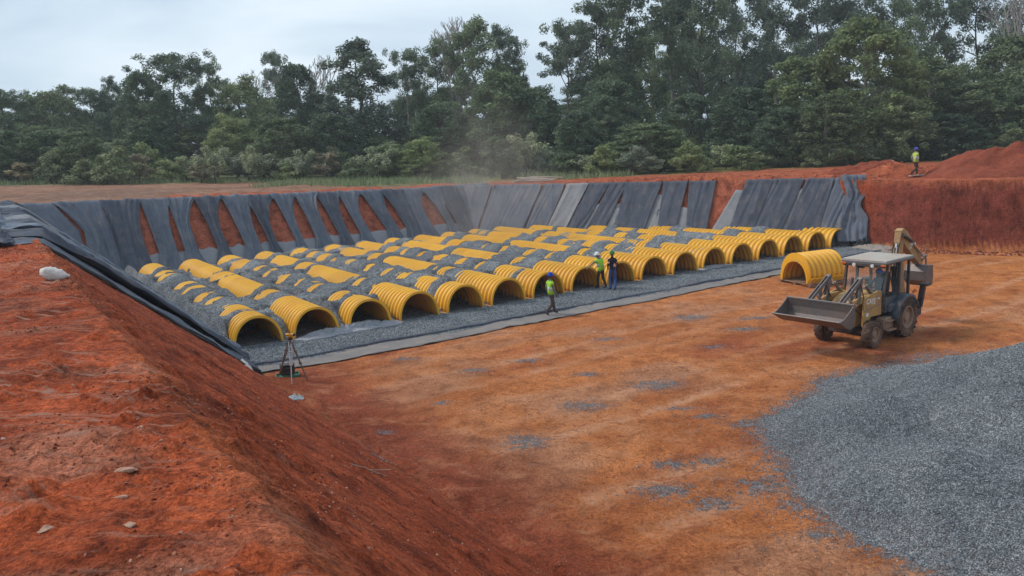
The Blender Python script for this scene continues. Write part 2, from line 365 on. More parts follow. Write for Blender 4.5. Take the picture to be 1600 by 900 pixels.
def ground_h(a, b, detail=True):
    pl = plateau(a, b)
    wl = wall_h(a, b)
    k = 0.12                                             # rounded crest and toe
    h = np.minimum(pl, np.maximum(0, wl))
    top = sstep(-0.6, 0.6, wl - pl)
    h = h + top * ridge(a, b, 26.8, 20.4, 41.5, -1.0, 1.5, 0.42, 5) * 1.0
    h = h + top * ridge(a, b, 41.0, 0.5, 48.0, -7.5, 2.0, 0.75, 6)
    h = h + top * ridge(a, b, 2.5, 31.6, 25.5, 31.2, 1.3, 0.30, 8)
    h = h + top * ridge(a, b, 43.5, -3.0, 50.0, -16.0, 3.2, 0.8, 15)
    if detail:
        dist = np.hypot(P0[0] + a * PD[0] + b * PX[0], P0[1] + a * PD[1] + b * PX[1])
        wall = sstep(0.1, 0.6, wl) * (1 - top)
        fab = (sstep(-9.3, -8.9, b) * (a < 0) * (a > -11) + (b > 24) * (a < 40) + (d_right(a, b) > -0.5) * (b > -2.0)) > 0.5
        # pit floor: shallow undulation, wheel ruts
        fl = (1 - sstep(0.0, 0.5, wl))
        h = h + fl * (0.05 * fbm(a * 0.35, b * 0.35, 21, 4) + 0.012 * fbm(a * 2.2, b * 2.2, 22, 3))
        rut = np.exp(-((np.mod(b + 0.3 * np.sin(a * 0.35) + 12, 5.1) - 2.2) / 0.22) ** 2) + np.exp(-((np.mod(b + 0.3 * np.sin(a * 0.35) + 12, 5.1) - 3.9) / 0.22) ** 2)
        h = h - fl * (b < -5) * rut * 0.04 * (0.6 + 0.5 * fbm(a * 0.3, b * 0.3, 24, 2))
        h = h + fl * (b < -4.6) * (0.035 * np.maximum(0, fbm(a * 6, b * 6, 25, 3)))
        # heap of crumbs at the toe of the near slope
        toe = np.exp(-((a + 2.1) / 0.55) ** 2) * (b < -5.2)
        h = h + toe * np.maximum(0, 0.09 + 0.16 * fbm(a * 2.6, b * 2.6, 31, 4))
        # near slope: down-slope runnels; berm top: scrape steps across it
        sl = sstep(0.25, 0.8, wl) * (1 - top) * (a < 0) * (b < -2)
        h = h + sl * (0.05 * fbm(a * 0.6, b * 2.2, 33, 4) + 0.05 * np.maximum(0, fbm(a * 4, b * 4, 35, 3) - 0.1))
        bt = top * (a < 0) * (b < 20)
        u = b * 0.97 + a * 0.35
        h = h + bt * (0.045 * fbm(a * 0.7, u * 2.0, 41, 3) + 0.03 * (np.abs(vnoise(a * 0.6, u * 4.5, 44)) - 0.4) + 0.02 * fbm(a * 5, b * 5, 42, 4))
        h = h + bt * 0.05 * sstep(0.2, 0.55, fbm(a * 1.6, b * 1.6, 47, 3)) * (0.7 + 0.5 * fbm(a * 8, b * 8, 48, 2))
        lump = np.maximum(0, fbm(a * 7.5, b * 7.5, 43, 3)) ** 1.3 * 0.11 + np.maximum(0, vnoise(a * 13, b * 13, 39)) * 0.022 + np.maximum(0, fbm(a * 3.2, b * 3.6, 45, 3) - 0.1) * 0.12
        patch = sstep(-0.25, 0.3, fbm(a * 1.1, b * 0.8, 49, 3))
        h = h + bt * lump * patch + sl * lump * 0.8 * (0.35 + 0.65 * patch)
        layer = np.mod(u * 1.35 + 0.5 * fbm(a * 1.3, b * 0.9, 53, 3), 1.0)
        h = h + bt * 0.035 * (1 - patch) * (sstep(0.0, 0.75, layer) - sstep(0.8, 1.0, layer))
        cr = np.exp(-((a + 7.7) / 0.5) ** 2) * (b < 0)
        h = h + cr * (0.10 * fbm(a * 3, b * 3, 46, 4))
        ot = top * (1 - bt)
        h = h + ot * (0.05 * fbm(a * 0.5, b * 0.5, 51, 4) + 0.03 * fbm(a * 1.7, b * 1.7, 52, 3))
        rw = wall * (a > 34) * (b < -1.5)
        h = h + rw * 0.2 * fbm(b * 2.4, a * 0.5, 55, 3)
        tb = np.exp(-((a - toe_red(b) + 0.25) / 0.45) ** 2) * (b < -2.5) * (a > 30)
        h = h + tb * np.maximum(0, 0.14 + 0.25 * fbm(a * 2, b * 2, 56, 3))
    return h
def ground_z(X, Y):
    a, b = to_ab(np.array([X], float), np.array([Y], float)); return float(ground_h(a, b)[0])

def lines(*segs):
    o = [segs[0][0]]
    for x0, x1, st in segs:
        n = max(1, int(round((x1 - x0) / st))); o += list(x0 + (x1 - x0) * (np.arange(1, n + 1) / n))
    return np.array(o)
AL = lines((-560, -400, 80), (-400, -80, 20), (-80, -20, 2.0), (-20, -11, 0.5), (-11, -9.6, 0.09), (-9.6, -7.2, 0.035), (-7.2, -1.4, 0.06), (-1.4, 12, 0.14), (12, 36, 0.25), (36, 41, 0.12), (41, 56, 0.4), (56, 120, 2.5), (120, 400, 20), (400, 560, 80))
BL = lines((-560, -300, 80), (-300, -50, 15), (-50, -31, 1.0), (-31, -23, 0.045), (-23, -14, 0.08), (-14, -4, 0.14), (-4, 24.5, 0.3), (24.5, 29, 0.15), (29, 40, 0.4), (40, 110, 1.5), (110, 400, 15), (400, 560, 80))
GA, GB = np.meshgrid(AL, BL, indexing='ij')
GH = ground_h(GA, GB)
GV = pit_np(GA, GB, GH).reshape(-1, 3)
# soil kinds by zone: floor, toe, slope, cut wall, berm top, plateau
def lerp(c, d, w): return c * (1 - w[..., None]) + np.array(d) * w[..., None]
wl_ = wall_h(GA, GB); pl_ = plateau(GA, GB); top_ = sstep(-0.35, 0.25, wl_ - pl_); flr_ = 1 - sstep(0.02, 0.45, wl_)
GX, GY = GV[:, 0].reshape(GA.shape), GV[:, 1].reshape(GA.shape)
nA = fbm(GA * 0.16, GB * 0.3, 61, 5); nB = fbm(GA * 0.5, GB * 0.8, 62, 4)
sc = np.zeros(GA.shape + (3,)) + np.array((0.49, 0.165, 0.053))
sc = lerp(sc, (0.36, 0.095, 0.036), sstep(-0.05, 0.42, nA + 0.25 * nB))
sc = lerp(sc, (0.46, 0.215, 0.115), sstep(0.12, 0.5, -nA + 0.3 * nB) * 0.8)
sc = lerp(sc, (0.52, 0.18, 0.05), sstep(18, 30, GA) * 0.8 * (GB < -3))
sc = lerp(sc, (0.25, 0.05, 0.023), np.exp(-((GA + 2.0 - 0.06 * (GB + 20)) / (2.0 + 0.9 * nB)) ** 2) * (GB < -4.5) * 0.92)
slope = (1 - flr_) * (1 - top_)
sc = lerp(sc, (0.34, 0.064, 0.022), slope)
sc = lerp(sc, (0.37, 0.10, 0.055), slope * ((GB > 24) | ((d_right(GA, GB) > -0.3) & (GB > 1.0))))
sc = lerp(sc, (0.20, 0.044, 0.027), slope * (GA > 34) * sstep(0.5, -3, GB))
sc = lerp(sc, (0.44, 0.084, 0.027), top_ * (GA < 0) * (GB < 26))
sc = lerp(sc, (0.40, 0.17, 0.105), top_ * (GA < 0) * (GB < 26) * sstep(0.1, 0.5, fbm(GA * 0.9, (GB + 0.35 * GA) * 2.0, 71, 4)) * 0.55)
back = top_ * ((GB >= 26) | (GA > 0))
spoil = sstep(0.05, 0.14, GH - pl_)
sc = lerp(sc, (0.29, 0.15, 0.095), back)
sc = lerp(sc, (0.20, 0.115, 0.08), back * sstep(0.0, 0.4, fbm(GA * 0.08, GB * 0.22, 73, 4)) * 0.7)
sc = lerp(sc, (0.37, 0.092, 0.04), back * np.maximum(spoil, np.maximum(sstep(-16, -4, GX + 0.1 * GB) * (GA > 26), np.exp(-((GB - 31.4) / 1.8) ** 2) * sstep(0, 4, GA))))
sc = lerp(sc, (0.15, 0.185, 0.06), back * sstep(72, 80, GY + 5 * nB) * sstep(-22, -12, GX) * 0.9)
sc = lerp(sc, (0.13, 0.14, 0.06), back * sstep(84, 92, GY + 5 * nB))
pale = np.clip(top_ * (GA < 0) * (GB < 26) + 0.25 * slope * (GA < 0), 0, 1) * (0.5 + 0.5 * sstep(-0.2, 0.3, fbm(GA * 0.8, GB * 0.8, 75, 3)))
cut = slope * (((GB > 24) | (GA > 20))) * 0.9
# gravel dropped on the floor by the loader
PATCH = [(-3.75, 26.37, .75, .4), (-1.36, 24.68, .7, .4), (-3.42, 19.12, .38, .3), (4.19, 22.25, 1.2, .75), (6.84, 26.31, .7, .4), (5.6, 18.6, .9, .4), (4.9, 19.3, .7, .3), (4.3, 20.0, .6, .25),
         (4.22, 16.42, .55, .4), (2.9, 15.0, 1.0, .55), (3.7, 14.3, .7, .45), (4.9, 15.0, .9, .7), (5.4, 14.0, .8, .5), (0.14, 18.09, .9, .8), (13.4, 23.7, 2.2, 1.2), (11.6, 22.9, 1.6, .8), (7.19, 31.15, 1.2, .8), (-2.13, 21.37, .4, .3),
         (2.2, 23.5, .7, .4), (0.4, 25.6, .9, .4), (8.5, 28.6, 1.2, .5), (9.6, 30.5, 1.1, .5), (3.4, 28.0, 1.0, .4), (-3.1, 16.7, .35, .25), (1.8, 20.6, 1.0, .6), (6.0, 12.8, .9, .5), (7.3, 11.9, 1.0, .5), (5.2, 12.9, .5, .3), (3.3, 16.3, .8, .4)]
grav = np.zeros(GA.shape)
for (x, y, rx, ry) in PATCH:
    grav = np.maximum(grav, (0.69 if rx < 2 else 0.66) * np.exp(-(((GX - x) / rx) ** 2 + ((GY - y) / ry) ** 2) * 0.9))
grav = np.maximum(grav, 0.30 * flr_ * sstep(0.1, 0.5, fbm(GA * 0.45, GB * 0.45, 77, 4)) * (GB < -4.5) * (GB > -26) * (GA > -1))
near = (np.abs(GX - 11) < 12) & (np.abs(GY - 17) < 12); pr_ = np.full(GA.shape, -9.0); pr_[near] = pile_raw(GX[near], GY[near])
grav = np.maximum(grav, np.clip(0.72 * np.exp(np.minimum(pr_, 0) / 0.32), 0, 0.72))
bb_ = np.mod(GB + 0.3 * np.sin(GA * 0.35) + 12, 5.1)       # pale pressed wheel tracks where the loader runs
track = flr_ * (GB < -5) * (GA > 0) * np.maximum(np.exp(-((bb_ - 2.2) / 0.26) ** 2), np.exp(-((bb_ - 3.9) / 0.26) ** 2)) * (0.4 + 0.6 * sstep(-0.2, 0.4, fbm(GA * 0.2, GB * 0.2, 79, 3)))
me = mesh_np('ground', GV, grid_faces(len(AL), len(BL)), smooth=True)
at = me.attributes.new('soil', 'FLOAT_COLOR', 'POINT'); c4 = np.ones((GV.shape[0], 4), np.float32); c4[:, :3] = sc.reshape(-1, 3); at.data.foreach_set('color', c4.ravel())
for nm, ar in (('pale', pale), ('cut', cut), ('grav', grav), ('floor', flr_), ('track', track)):
    at = me.attributes.new(nm, 'FLOAT', 'POINT'); at.data.foreach_set('value', np.ascontiguousarray(ar.ravel(), np.float32))
MT['soil'] = m_ground(); me.materials.append(MT['soil'])
tag(link('ground', me), kind='structure')

def scatter(name, pts, mat, smin, smax, parent=None, seed=1, flat=0.75, sub=1):
    """loose stones lying at the given points (one stuff object, instanced by geometry nodes)"""
    me = bpy.data.meshes.new(name); pts = np.ascontiguousarray(pts, np.float32)
    me.vertices.add(len(pts)); me.vertices.foreach_set('co', pts.ravel()); me.materials.append(mat)
    o = link(name, me, parent); o['kind'] = 'stuff'
    g = bpy.data.node_groups.new(name + '_nodes', 'GeometryNodeTree')
    g.interface.new_socket('Geometry', in_out='INPUT', socket_type='NodeSocketGeometry'); g.interface.new_socket('Geometry', in_out='OUTPUT', socket_type='NodeSocketGeometry')
    gi, go = g.nodes.new('NodeGroupInput'), g.nodes.new('NodeGroupOutput')
    m2p = g.nodes.new('GeometryNodeMeshToPoints'); iop = g.nodes.new('GeometryNodeInstanceOnPoints')
    ico = g.nodes.new('GeometryNodeMeshIcoSphere'); ico.inputs['Radius'].default_value = 1.0; ico.inputs['Subdivisions'].default_value = sub
    sm = g.nodes.new('GeometryNodeSetMaterial'); sm.inputs['Material'].default_value = mat
    rr = g.nodes.new('FunctionNodeRandomValue'); rr.data_type = 'FLOAT_VECTOR'; rr.inputs[0].default_value = (0, 0, 0); rr.inputs[1].default_value = (6.28, 6.28, 6.28)
    rs = g.nodes.new('FunctionNodeRandomValue'); rs.data_type = 'FLOAT_VECTOR'; rs.inputs[0].default_value = (smin, smin * flat, smin * flat); rs.inputs[1].default_value = (smax, smax * 0.9, smax * flat)
    rr.inputs['Seed'].default_value = seed; rs.inputs['Seed'].default_value = seed + 9
    l = g.links.new
    l(gi.outputs[0], m2p.inputs['Mesh']); l(m2p.outputs['Points'], iop.inputs['Points']); l(ico.outputs['Mesh'], sm.inputs['Geometry']); l(sm.outputs['Geometry'], iop.inputs['Instance'])
    l(rr.outputs[0], iop.inputs['Rotation']); l(rs.outputs[0], iop.inputs['Scale']); l(iop.outputs['Instances'], go.inputs[0])
    md = o.modifiers.new('stones', 'NODES'); md.node_group = g
    return o
RN = np.random.default_rng(3)
MT['stone'] = m_stone()
t_ = NT('soil_clod', 0.95, 0.1); oi_ = t_.n('ShaderNodeObjectInfo')
t_.color(t_.ramp(oi_.outputs['Random'], [(0.0, (0.15, 0.04, 0.024)), (0.8, (0.27, 0.08, 0.045)), (0.93, (0.36, 0.15, 0.1)), (1.0, (0.48, 0.3, 0.23))])); MT['clod'] = t_.m
# crumbs of soil on the berm, the near slope and its toe
ca = np.concatenate([RN.uniform(-9.7, -7.4, 9000), RN.uniform(-7.4, -2.4, 9000), RN.normal(-2.0, 0.5, 5200), RN.uniform(-1.5, 10, 2500)])
cb = np.concatenate([RN.uniform(-29, -6, 9000), RN.uniform(-27, -5, 9000), RN.uniform(-25, -6, 5200), RN.uniform(-26, -6, 2500)])
keep = fbm(ca * 0.9, cb * 0.9, 81, 3) > -0.12
ca, cb = ca[keep], cb[keep]
scatter('soil_crumbs', pit_np(ca, cb, ground_h(ca, cb) - 0.001), MT['clod'], 0.004, 0.019, seed=4)
ca = np.concatenate([RN.uniform(36.0, 36.9, 700), RN.uniform(26, 42, 900), RN.uniform(40.5, 49, 900)]); cb = np.concatenate([RN.uniform(-14, -3, 700), RN.uniform(-1, 21, 900), RN.uniform(-14, 0, 900)])
ca[:700] += toe_red(cb[:700]) - 36.9
keep = (np.arange(len(ca)) < 700) | (ground_h(ca, cb, False) > plateau(ca, cb) - 0.05)
ca, cb = ca[keep], cb[keep]
scatter('soil_lumps', pit_np(ca, cb, ground_h(ca, cb) + 0.005), MT['clod'], 0.03, 0.12, seed=6)
# stray gravel on the floor patches
px_, py_ = [], []
for (x, y, rx, ry) in PATCH:
    n = int(420 * rx * ry + 30); px_.append(RN.normal(x, rx * 0.7, n)); py_.append(RN.normal(y, ry * 0.7, n))
px_ = np.concatenate(px_); py_ = np.concatenate(py_); a_, b_ = to_ab(px_, py_)
scatter('stray_gravel', np.stack([px_, py_, ground_h(a_, b_) + 0.005], -1), MT['stone'], 0.007, 0.017, seed=8)

# heaps of loose red soil on top of the bank, each a heap of its own
def heap(name, label, cx, cy, L_, W_, H_, rot, seed, cat='soil heap'):
    n = 70; u = np.linspace(-1.15, 1.15, n); U, V = np.meshgrid(u, u, indexing='ij')
    X = cx + (U * L_ * math.cos(rot) - V * W_ * math.sin(rot)); Y = cy + (U * L_ * math.sin(rot) + V * W_ * math.cos(rot))
    rr = np.hypot(U, V) * (1 + 0.18 * fbm(U * 2.2, V * 2.2, seed, 3))
    h = H_ * (np.maximum(0, 1 - rr) ** 0.68) * (0.82 + 0.62 * fbm(U * 3.6, V * 3.6, seed + 3, 4)) + 0.06 * fbm(X * 2, Y * 2, seed + 5, 4) * (rr < 1) + 0.03 * fbm(X * 6, Y * 6, seed + 6, 2) * (rr < 1)
    a, b = to_ab(X, Y); Z = ground_h(a, b, False) + h - 0.12 * sstep(0.93, 1.1, rr) - 0.0
    me = mesh_np(name, np.stack([X, Y, Z], -1), grid_faces(n, n), [MT['heap']])
    return tag(link(name, me), label, cat)
t_ = NT('red_spoil', 0.95, 0.1); v_ = t_.pos(obj=False); q1 = t_.noise(v_, 2.2, 6, 0.65); q2 = t_.noise(v_, 11, 4, 0.7)
c_ = t_.mix((0.19, 0.045, 0.026), (0.27, 0.07, 0.038), t_.ramp(q1, [(0.35, 0.0), (0.65, 1.0)])); t_.color(t_.mix(c_, t_.ramp(q2, [(0.3, 0.75), (0.7, 1.2)]), 1.0, 'MULTIPLY'))
t_.bump(t_.math('ADD', q1, t_.math('MULTIPLY', q2, 0.5)), 0.8, 0.15); MT['heap'] = t_.m
heap('soil_heap', 'large heap of loose dark red soil on the bank, right of the walking man', 31.9, 49.6, 6.2, 3.2, 1.3, 0.1, 91)
heap('soil_heap', 'low rounded heap of red soil on the bank, left of the walking man', 24.4, 54.6, 2.9, 2.0, 1.0, -0.2, 95)

# ------------------------------------------------------------------ the gravel bed and the chambers
ROW_S, CH_W, CH_H, NROW = 2.2934, 0.95, 1.17, 17
def row_a(i): return ROW_S * i - 1.03 - 0.004 * i * 0
EXPO = {
 0: [(18.50, 23.06), (16.66, 17.75), (15.27, 16.13), (10.93, 11.80), (9.42, 10.23), (6.55, 7.38), (5.30, 5.75), (2.14, 2.91), (-1.00, 1.21)],
 1: [(19.34, 22.47), (14.51, 19.17), (12.64, 14.23), (6.64, 12.39), (4.73, 5.76), (-1.00, 3.40)],
 2: [(19.92, 22.36), (16.85, 18.91), (14.09, 14.58), (11.92, 12.36), (9.31, 10.01), (7.23, 7.59), (5.07, 5.48), (2.14, 2.87), (-1.00, 1.29)],
 3: [(19.58, 22.02), (15.01, 18.69), (12.66, 14.13), (6.75, 12.15), (5.03, 5.57), (-1.00, 3.58)],
 4: [(19.93, 21.54), (17.72, 18.63), (15.66, 16.83), (14.13, 14.63), (12.02, 12.39), (9.31, 9.98), (7.16, 7.47), (4.97, 5.53), (2.21, 3.68), (-1.00, 1.42)],
 5: [(20.17, 21.56), (15.45, 18.73), (13.20, 14.49), (6.95, 12.06), (4.90, 5.50), (-1.00, 3.49)],
 6: [(17.86, 21.64), (15.47, 16.98), (14.21, 14.65), (12.00, 12.50), (9.73, 10.34), (7.01, 7.70), (5.29, 5.61), (2.46, 3.75), (-1.00, 1.74)],
 7: [(20.56, 21.92), (13.41, 18.96), (7.84, 12.13), (5.02, 5.63), (-1.00, 3.43)],
 8: [(17.83, 22.06), (15.22, 16.94), (12.28, 12.51), (9.80, 10.44), (7.20, 7.91), (5.41, 5.83), (-1.00, 3.73)],
 9: [(20.48, 22.02), (13.67, 18.82), (6.99, 12.69), (5.15, 5.55), (-1.00, 3.69)],
 10: [(20.78, 22.19), (15.42, 19.08), (12.26, 13.21), (9.92, 10.46), (7.19, 8.12), (5.31, 6.00), (-1.00, 3.50)],
 11: [(16.77, 22.20), (13.71, 15.44), (7.18, 12.42), (5.06, 5.79), (-1.00, 3.60)],
 12: [(19.79, 20.82), (17.64, 19.53), (13.99, 16.93), (12.03, 13.21), (9.54, 10.43), (6.82, 8.12), (-1.00, 3.64)],
 13: [(14.29, 16.12), (11.47, 13.02), (7.21, 10.69), (-1.00, 3.71)],
 14: [(11.02, 12.13), (9.82, 10.96), (5.15, 8.55), (-1.00, 3.58)],
 15: [(5.01, 6.98), (-1.00, 3.46)],
 16: [(-1.00, 3.2)]}
ROW_END = [21.9] * 12 + [20.3, 15.9, 11.9, 7.0, 2.6]
ROW_N = [10] * 12 + [9, 7, 5, 3, 1]
def arch(u):                                              # height of the chamber shell at offset u
    return CH_H * np.maximum(0, 1 - np.abs(u / CH_W) ** 2.15) ** 0.5
GAL = lines((-2.6, 37.0, 0.11)); GBL = lines((-3.35, 24.6, 0.14))
BA, BB = np.meshgrid(GAL, GBL, indexing='ij')
ri = np.clip(np.round((BA + 1.03) / ROW_S), 0, NROW - 1).astype(int); U_ = BA - (ROW_S * ri - 1.03)
e = np.zeros(BA.shape); fr = np.zeros(BA.shape); rend = np.array(ROW_END)[ri]
lng = np.ones(BA.shape)
wig = 0.26 * fbm(BA * 1.7, BB * 1.3, 101, 4)
for i in range(NROW):
    m = ri == i
    for (b0, b1) in EXPO[i]:
        val = sstep(b0 - 0.16, b0 + 0.10, BB + wig) * (1 - sstep(b1 - 0.10, b1 + 0.16, BB + wig))
        e = np.where(m, np.maximum(e, val), e)
        if b0 > 0: lng = np.where(m & (BB > b0 - 0.3) & (BB < b1 + 0.3), min(1.0, max(0.0, (b1 - b0 - 0.5) / 1.6)), lng)
        if b0 < -0.5: fr = np.where(m, np.maximum(fr, 1 - sstep(b1 - 0.25, b1 + 0.1, BB)), fr)
covN = fbm(BA * 0.9, BB * 0.8, 103, 4)
vall = 0.70 + 0.20 * covN + 0.10 * fbm(BA * 0.3, BB * 0.3, 105, 3)
vall = vall + (1 - lng) * 0.22
vall_cov = 1.0 + 0.16 * covN
front_end = np.array([1.2 if i in (0, 2) else 3.4 for i in range(NROW)])[ri]
rise = sstep(-0.2, 1.0, (BB - 0.15) / np.where(ri < 3, 1.0, 3.2))
vall = vall * rise; vall_cov = vall_cov * rise
sh = arch(U_)
cov = np.maximum(vall_cov, sh + 0.085 + 0.14 * fbm(BA * 1.0, BB * 0.9, 107, 4) + 0.05 * vnoise(BA * 0.8, BB * 0.8, 108))
ins = np.where(np.abs(U_) < CH_W - 0.06, np.where(fr > 0.5, 0.03, sh - 0.14), vall)
exp_h = np.where(np.abs(U_) < CH_W - 0.02, np.minimum(ins, np.where(fr > 0.5, 0.03, vall)), vall)
exp_h = np.where((fr <= 0.5) & (np.abs(U_) < CH_W), np.minimum(np.maximum(vall, -1), np.maximum(sh - 0.14, 0.02)), exp_h)
g_ = cov * (1 - e) + exp_h * e
past = sstep(rend - 0.1, rend + 0.9, BB)
g_ = g_ * (1 - past) + (0.12 + 0.12 * covN) * past
g_ = np.where(BB < 0.12, 0.05 + 0.03 * covN, g_)
g_ = np.where((BB < 0.5) & (BB >= 0.12) & (np.abs(U_) > CH_W) & (ri > 2), np.minimum(g_, 0.05 + 0.05 * covN), g_)
outl = BA < -2.05                                          # left flank of the first row runs down to the fabric
lf = sstep(-1.98, -2.6, BA); g_ = np.where(BA < -1.98, g_ * (1 - lf) + (0.12 + 0.1 * covN) * lf, g_)
g_ = np.where((ri == 0) & (U_ < -0.9) & (BB > 0.3), np.maximum(g_, (0.85 + 0.15 * covN) * sstep(-1.75, -0.9, U_) * sstep(0.3, 1.3, BB)), g_)
g_ = g_ + 0.045 * fbm(BA * 3, BB * 3, 109, 4)
g_ = np.where(BB < -3.0, g_ * sstep(-3.36, -3.0, BB) + 0.02, g_)
lim = wall_h(BA, BB); g_ = np.where(lim > 0.3, -0.4, g_)   # stays inside the banks
g_ = np.where((ri == 16) & (U_ > 1.0), np.minimum(g_, 0.06), g_)
g_full = g_.copy()
HOLE = 4.6                                                # under the front of the rows the bed is the floor inside the chambers
hole = (np.abs(U_) < CH_W - 0.05) & (BB > 0.1) & (BB < np.minimum(HOLE, rend - 0.2))
g_ = np.where(hole, 0.03 + 0.02 * covN, g_)
me = mesh_np('gravel_bed', pit_np(BA, BB, g_), grid_faces(len(GAL), len(GBL)))
dirt = np.exp(-(((BA - 9.3) / 1.2) ** 2 + ((BB - 2.9) / 1.5) ** 2)) * 1.2 + 0.35 * sstep(0.25, 0.5, fbm(BA * 0.25, BB * 0.25, 111, 3)) + 0.25 * (BB < -2.2)
at = me.attributes.new('dirt', 'FLOAT', 'POINT'); at.data.foreach_set('value', np.ascontiguousarray(np.clip(dirt, 0, 1).ravel(), np.float32))
MT['gravel'] = m_gravel(1.18); me.materials.append(MT['gravel'])
bed = tag(link('gravel_bed', me), kind='stuff')
def bed_z(a, b):
    ia = np.clip((a - GAL[0]) / (GAL[1] - GAL[0]), 0, len(GAL) - 1.001); ib = np.clip((b - GBL[0]) / (GBL[1] - GBL[0]), 0, len(GBL) - 1.001)
    i0, j0 = ia.astype(int), ib.astype(int); fa, fb = ia - i0, ib - j0
    return (g_[i0, j0] * (1 - fa) + g_[i0 + 1, j0] * fa) * (1 - fb) + (g_[i0, j0 + 1] * (1 - fa) + g_[i0 + 1, j0 + 1] * fa) * fb
pv, pf, po = [], [], 0
for i in range(NROW):                                     # gravel lying over the crowns there
    b1 = [x for x in EXPO[i] if x[0] < -0.5][0][1]
    if b1 > HOLE - 0.3 or ROW_END[i] < HOLE: continue
    ua = np.linspace(-1.12, 1.12, 25) + row_a(i); ub = np.arange(b1 - 0.3, HOLE + 0.35, 0.1); PAg, PBg = np.meshgrid(ua, ub, indexing='ij')
    ia = np.clip((PAg - GAL[0]) / (GAL[1] - GAL[0]), 0, len(GAL) - 1.001); ib = np.clip((PBg - GBL[0]) / (GBL[1] - GBL[0]), 0, len(GBL) - 1.001); i0, j0 = ia.astype(int), ib.astype(int); f0_, f1_ = ia - i0, ib - j0
    zz = (g_full[i0, j0] * (1 - f0_) + g_full[i0 + 1, j0] * f0_) * (1 - f1_) + (g_full[i0, j0 + 1] * (1 - f0_) + g_full[i0 + 1, j0 + 1] * f0_) * f1_
    shp = arch(PAg - row_a(i)); zz = np.where((zz < shp) & (np.abs(PAg - row_a(i)) < CH_W), np.maximum(zz, shp - 0.10), zz) - 0.004
    pv.append(pit_np(PAg, PBg, zz).reshape(-1, 3)); pf.append(grid_faces(*PAg.shape) + po); po += PAg.size
me = mesh_np('gravel_cover', np.concatenate(pv), np.concatenate(pf), [MT['gravel']]); tag(link('gravel_cover', me), kind='stuff')
ca = np.concatenate([RN.uniform(-2.3, 36, 42000), RN.uniform(-2.3, 18, 60000)]); cb = np.concatenate([RN.uniform(-3.2, 0.4, 42000), RN.uniform(0, 14, 60000)])
zz = bed_z(ca, cb); keep = zz > -0.05
uu = ca - (ROW_S * np.clip(np.round((ca + 1.03) / ROW_S), 0, 16) - 1.03)
keep &= ~((cb > 0.1) & (np.abs(uu) < CH_W + 0.05) & (zz < arch(uu) + 0.02))
scatter('bed_stones', pit_np(ca[keep], cb[keep], zz[keep] + 0.008), MT['stone'], 0.011, 0.027, seed=12)

MT['yellow'] = m_yellow()
CH_L = 2.16
def chamber_mesh(name, L_=CH_L, ribs=7, amp=0.085, th=0.025):
    ns = ribs * 10 + 1; na = 23
    y = np.linspace(0, L_, ns); ph = y / L_ * ribs
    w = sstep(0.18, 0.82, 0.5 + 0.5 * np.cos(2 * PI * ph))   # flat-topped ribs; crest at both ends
    def surf(inset):
        th_ = np.linspace(0, PI, na)
        r_ = (1 - (1 - w) * amp / 0.95)[:, None]
        cx, cz = np.cos(th_), np.sin(th_)
        ex = 2 / 2.15
        X = np.sign(cx) * np.abs(cx) ** ex * (CH_W - inset); Z = np.abs(cz) ** ex * (CH_H - inset)
        return np.stack([X[None] * r_, np.repeat(y[:, None], na, 1), Z[None] * r_], -1)
    o, i = surf(0), surf(th)
    v = np.concatenate([o.reshape(-1, 3), i.reshape(-1, 3)]); f = grid_faces(ns, na); n = ns * na
    f2 = f[:, ::-1] + n
    e1 = np.stack([np.arange(na - 1), np.arange(1, na), np.arange(1, na) + n, np.arange(na - 1) + n], -1)
    k = (ns - 1) * na; e2 = (e1 + k)[:, ::-1]
    s1 = np.stack([np.arange(ns - 1) * na, np.arange(ns - 1) * na + n, np.arange(1, ns) * na + n, np.arange(1, ns) * na], -1)
    s2 = (s1 + na - 1)[:, ::-1]
    me = mesh_np(name, v, np.concatenate([f, f2, e1, e2, s1, s2]), [MT['yellow']])
    at = me.attributes.new('groove_shade', 'FLOAT', 'POINT'); at.data.foreach_set('value', np.tile(np.repeat(1 - w, na), 2).astype(np.float32)); return me
def lip_mesh():                                            # flat ring that closes the end corrugation at a mouth
    na = 27; th_ = np.linspace(0, PI, na); ex = 2 / 2.15
    def ring(d, y):
        return np.stack([np.sign(np.cos(th_)) * np.abs(np.cos(th_)) ** ex * (CH_W - d), np.full(na, y), np.abs(np.sin(th_)) ** ex * (CH_H - d)], -1)
    v = np.concatenate([ring(-0.012, 0.02), ring(-0.012, -0.03), ring(0.085, -0.03), ring(0.085, 0.02)])
    fs = [np.stack([np.arange(na - 1) + k * na, np.arange(1, na) + k * na, np.arange(1, na) + ((k + 1) % 4) * na, np.arange(na - 1) + ((k + 1) % 4) * na], -1) for k in range(4)]
    return mesh_np('end_lip', v, np.concatenate(fs), [MT['yellow']], smooth=False)
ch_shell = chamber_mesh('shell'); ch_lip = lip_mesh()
fl_mesh = {}
for s_ in (-1, 1):
    m = MB(); m.box((s_ * (CH_W + 0.03), CH_L / 2, 0.012), (0.14, CH_L, 0.024)); fl_mesh[s_] = m.mesh('foot_flange', MT['yellow'])
def make_chamber(loc, rz, label, group, lip=True, flange=True, ys=1.0):
    t = empty('arch_chamber', loc, rz, label, 'storm drain chamber', group)
    o = link('shell', ch_shell, t); o.scale = (1, ys, 1)
    if lip: link('end_lip', ch_lip, t)
    if flange:
        for s_ in (-1, 1):
            q = link('foot_flange', fl_mesh[s_], t); q.scale = (1, ys, 1)
    return t
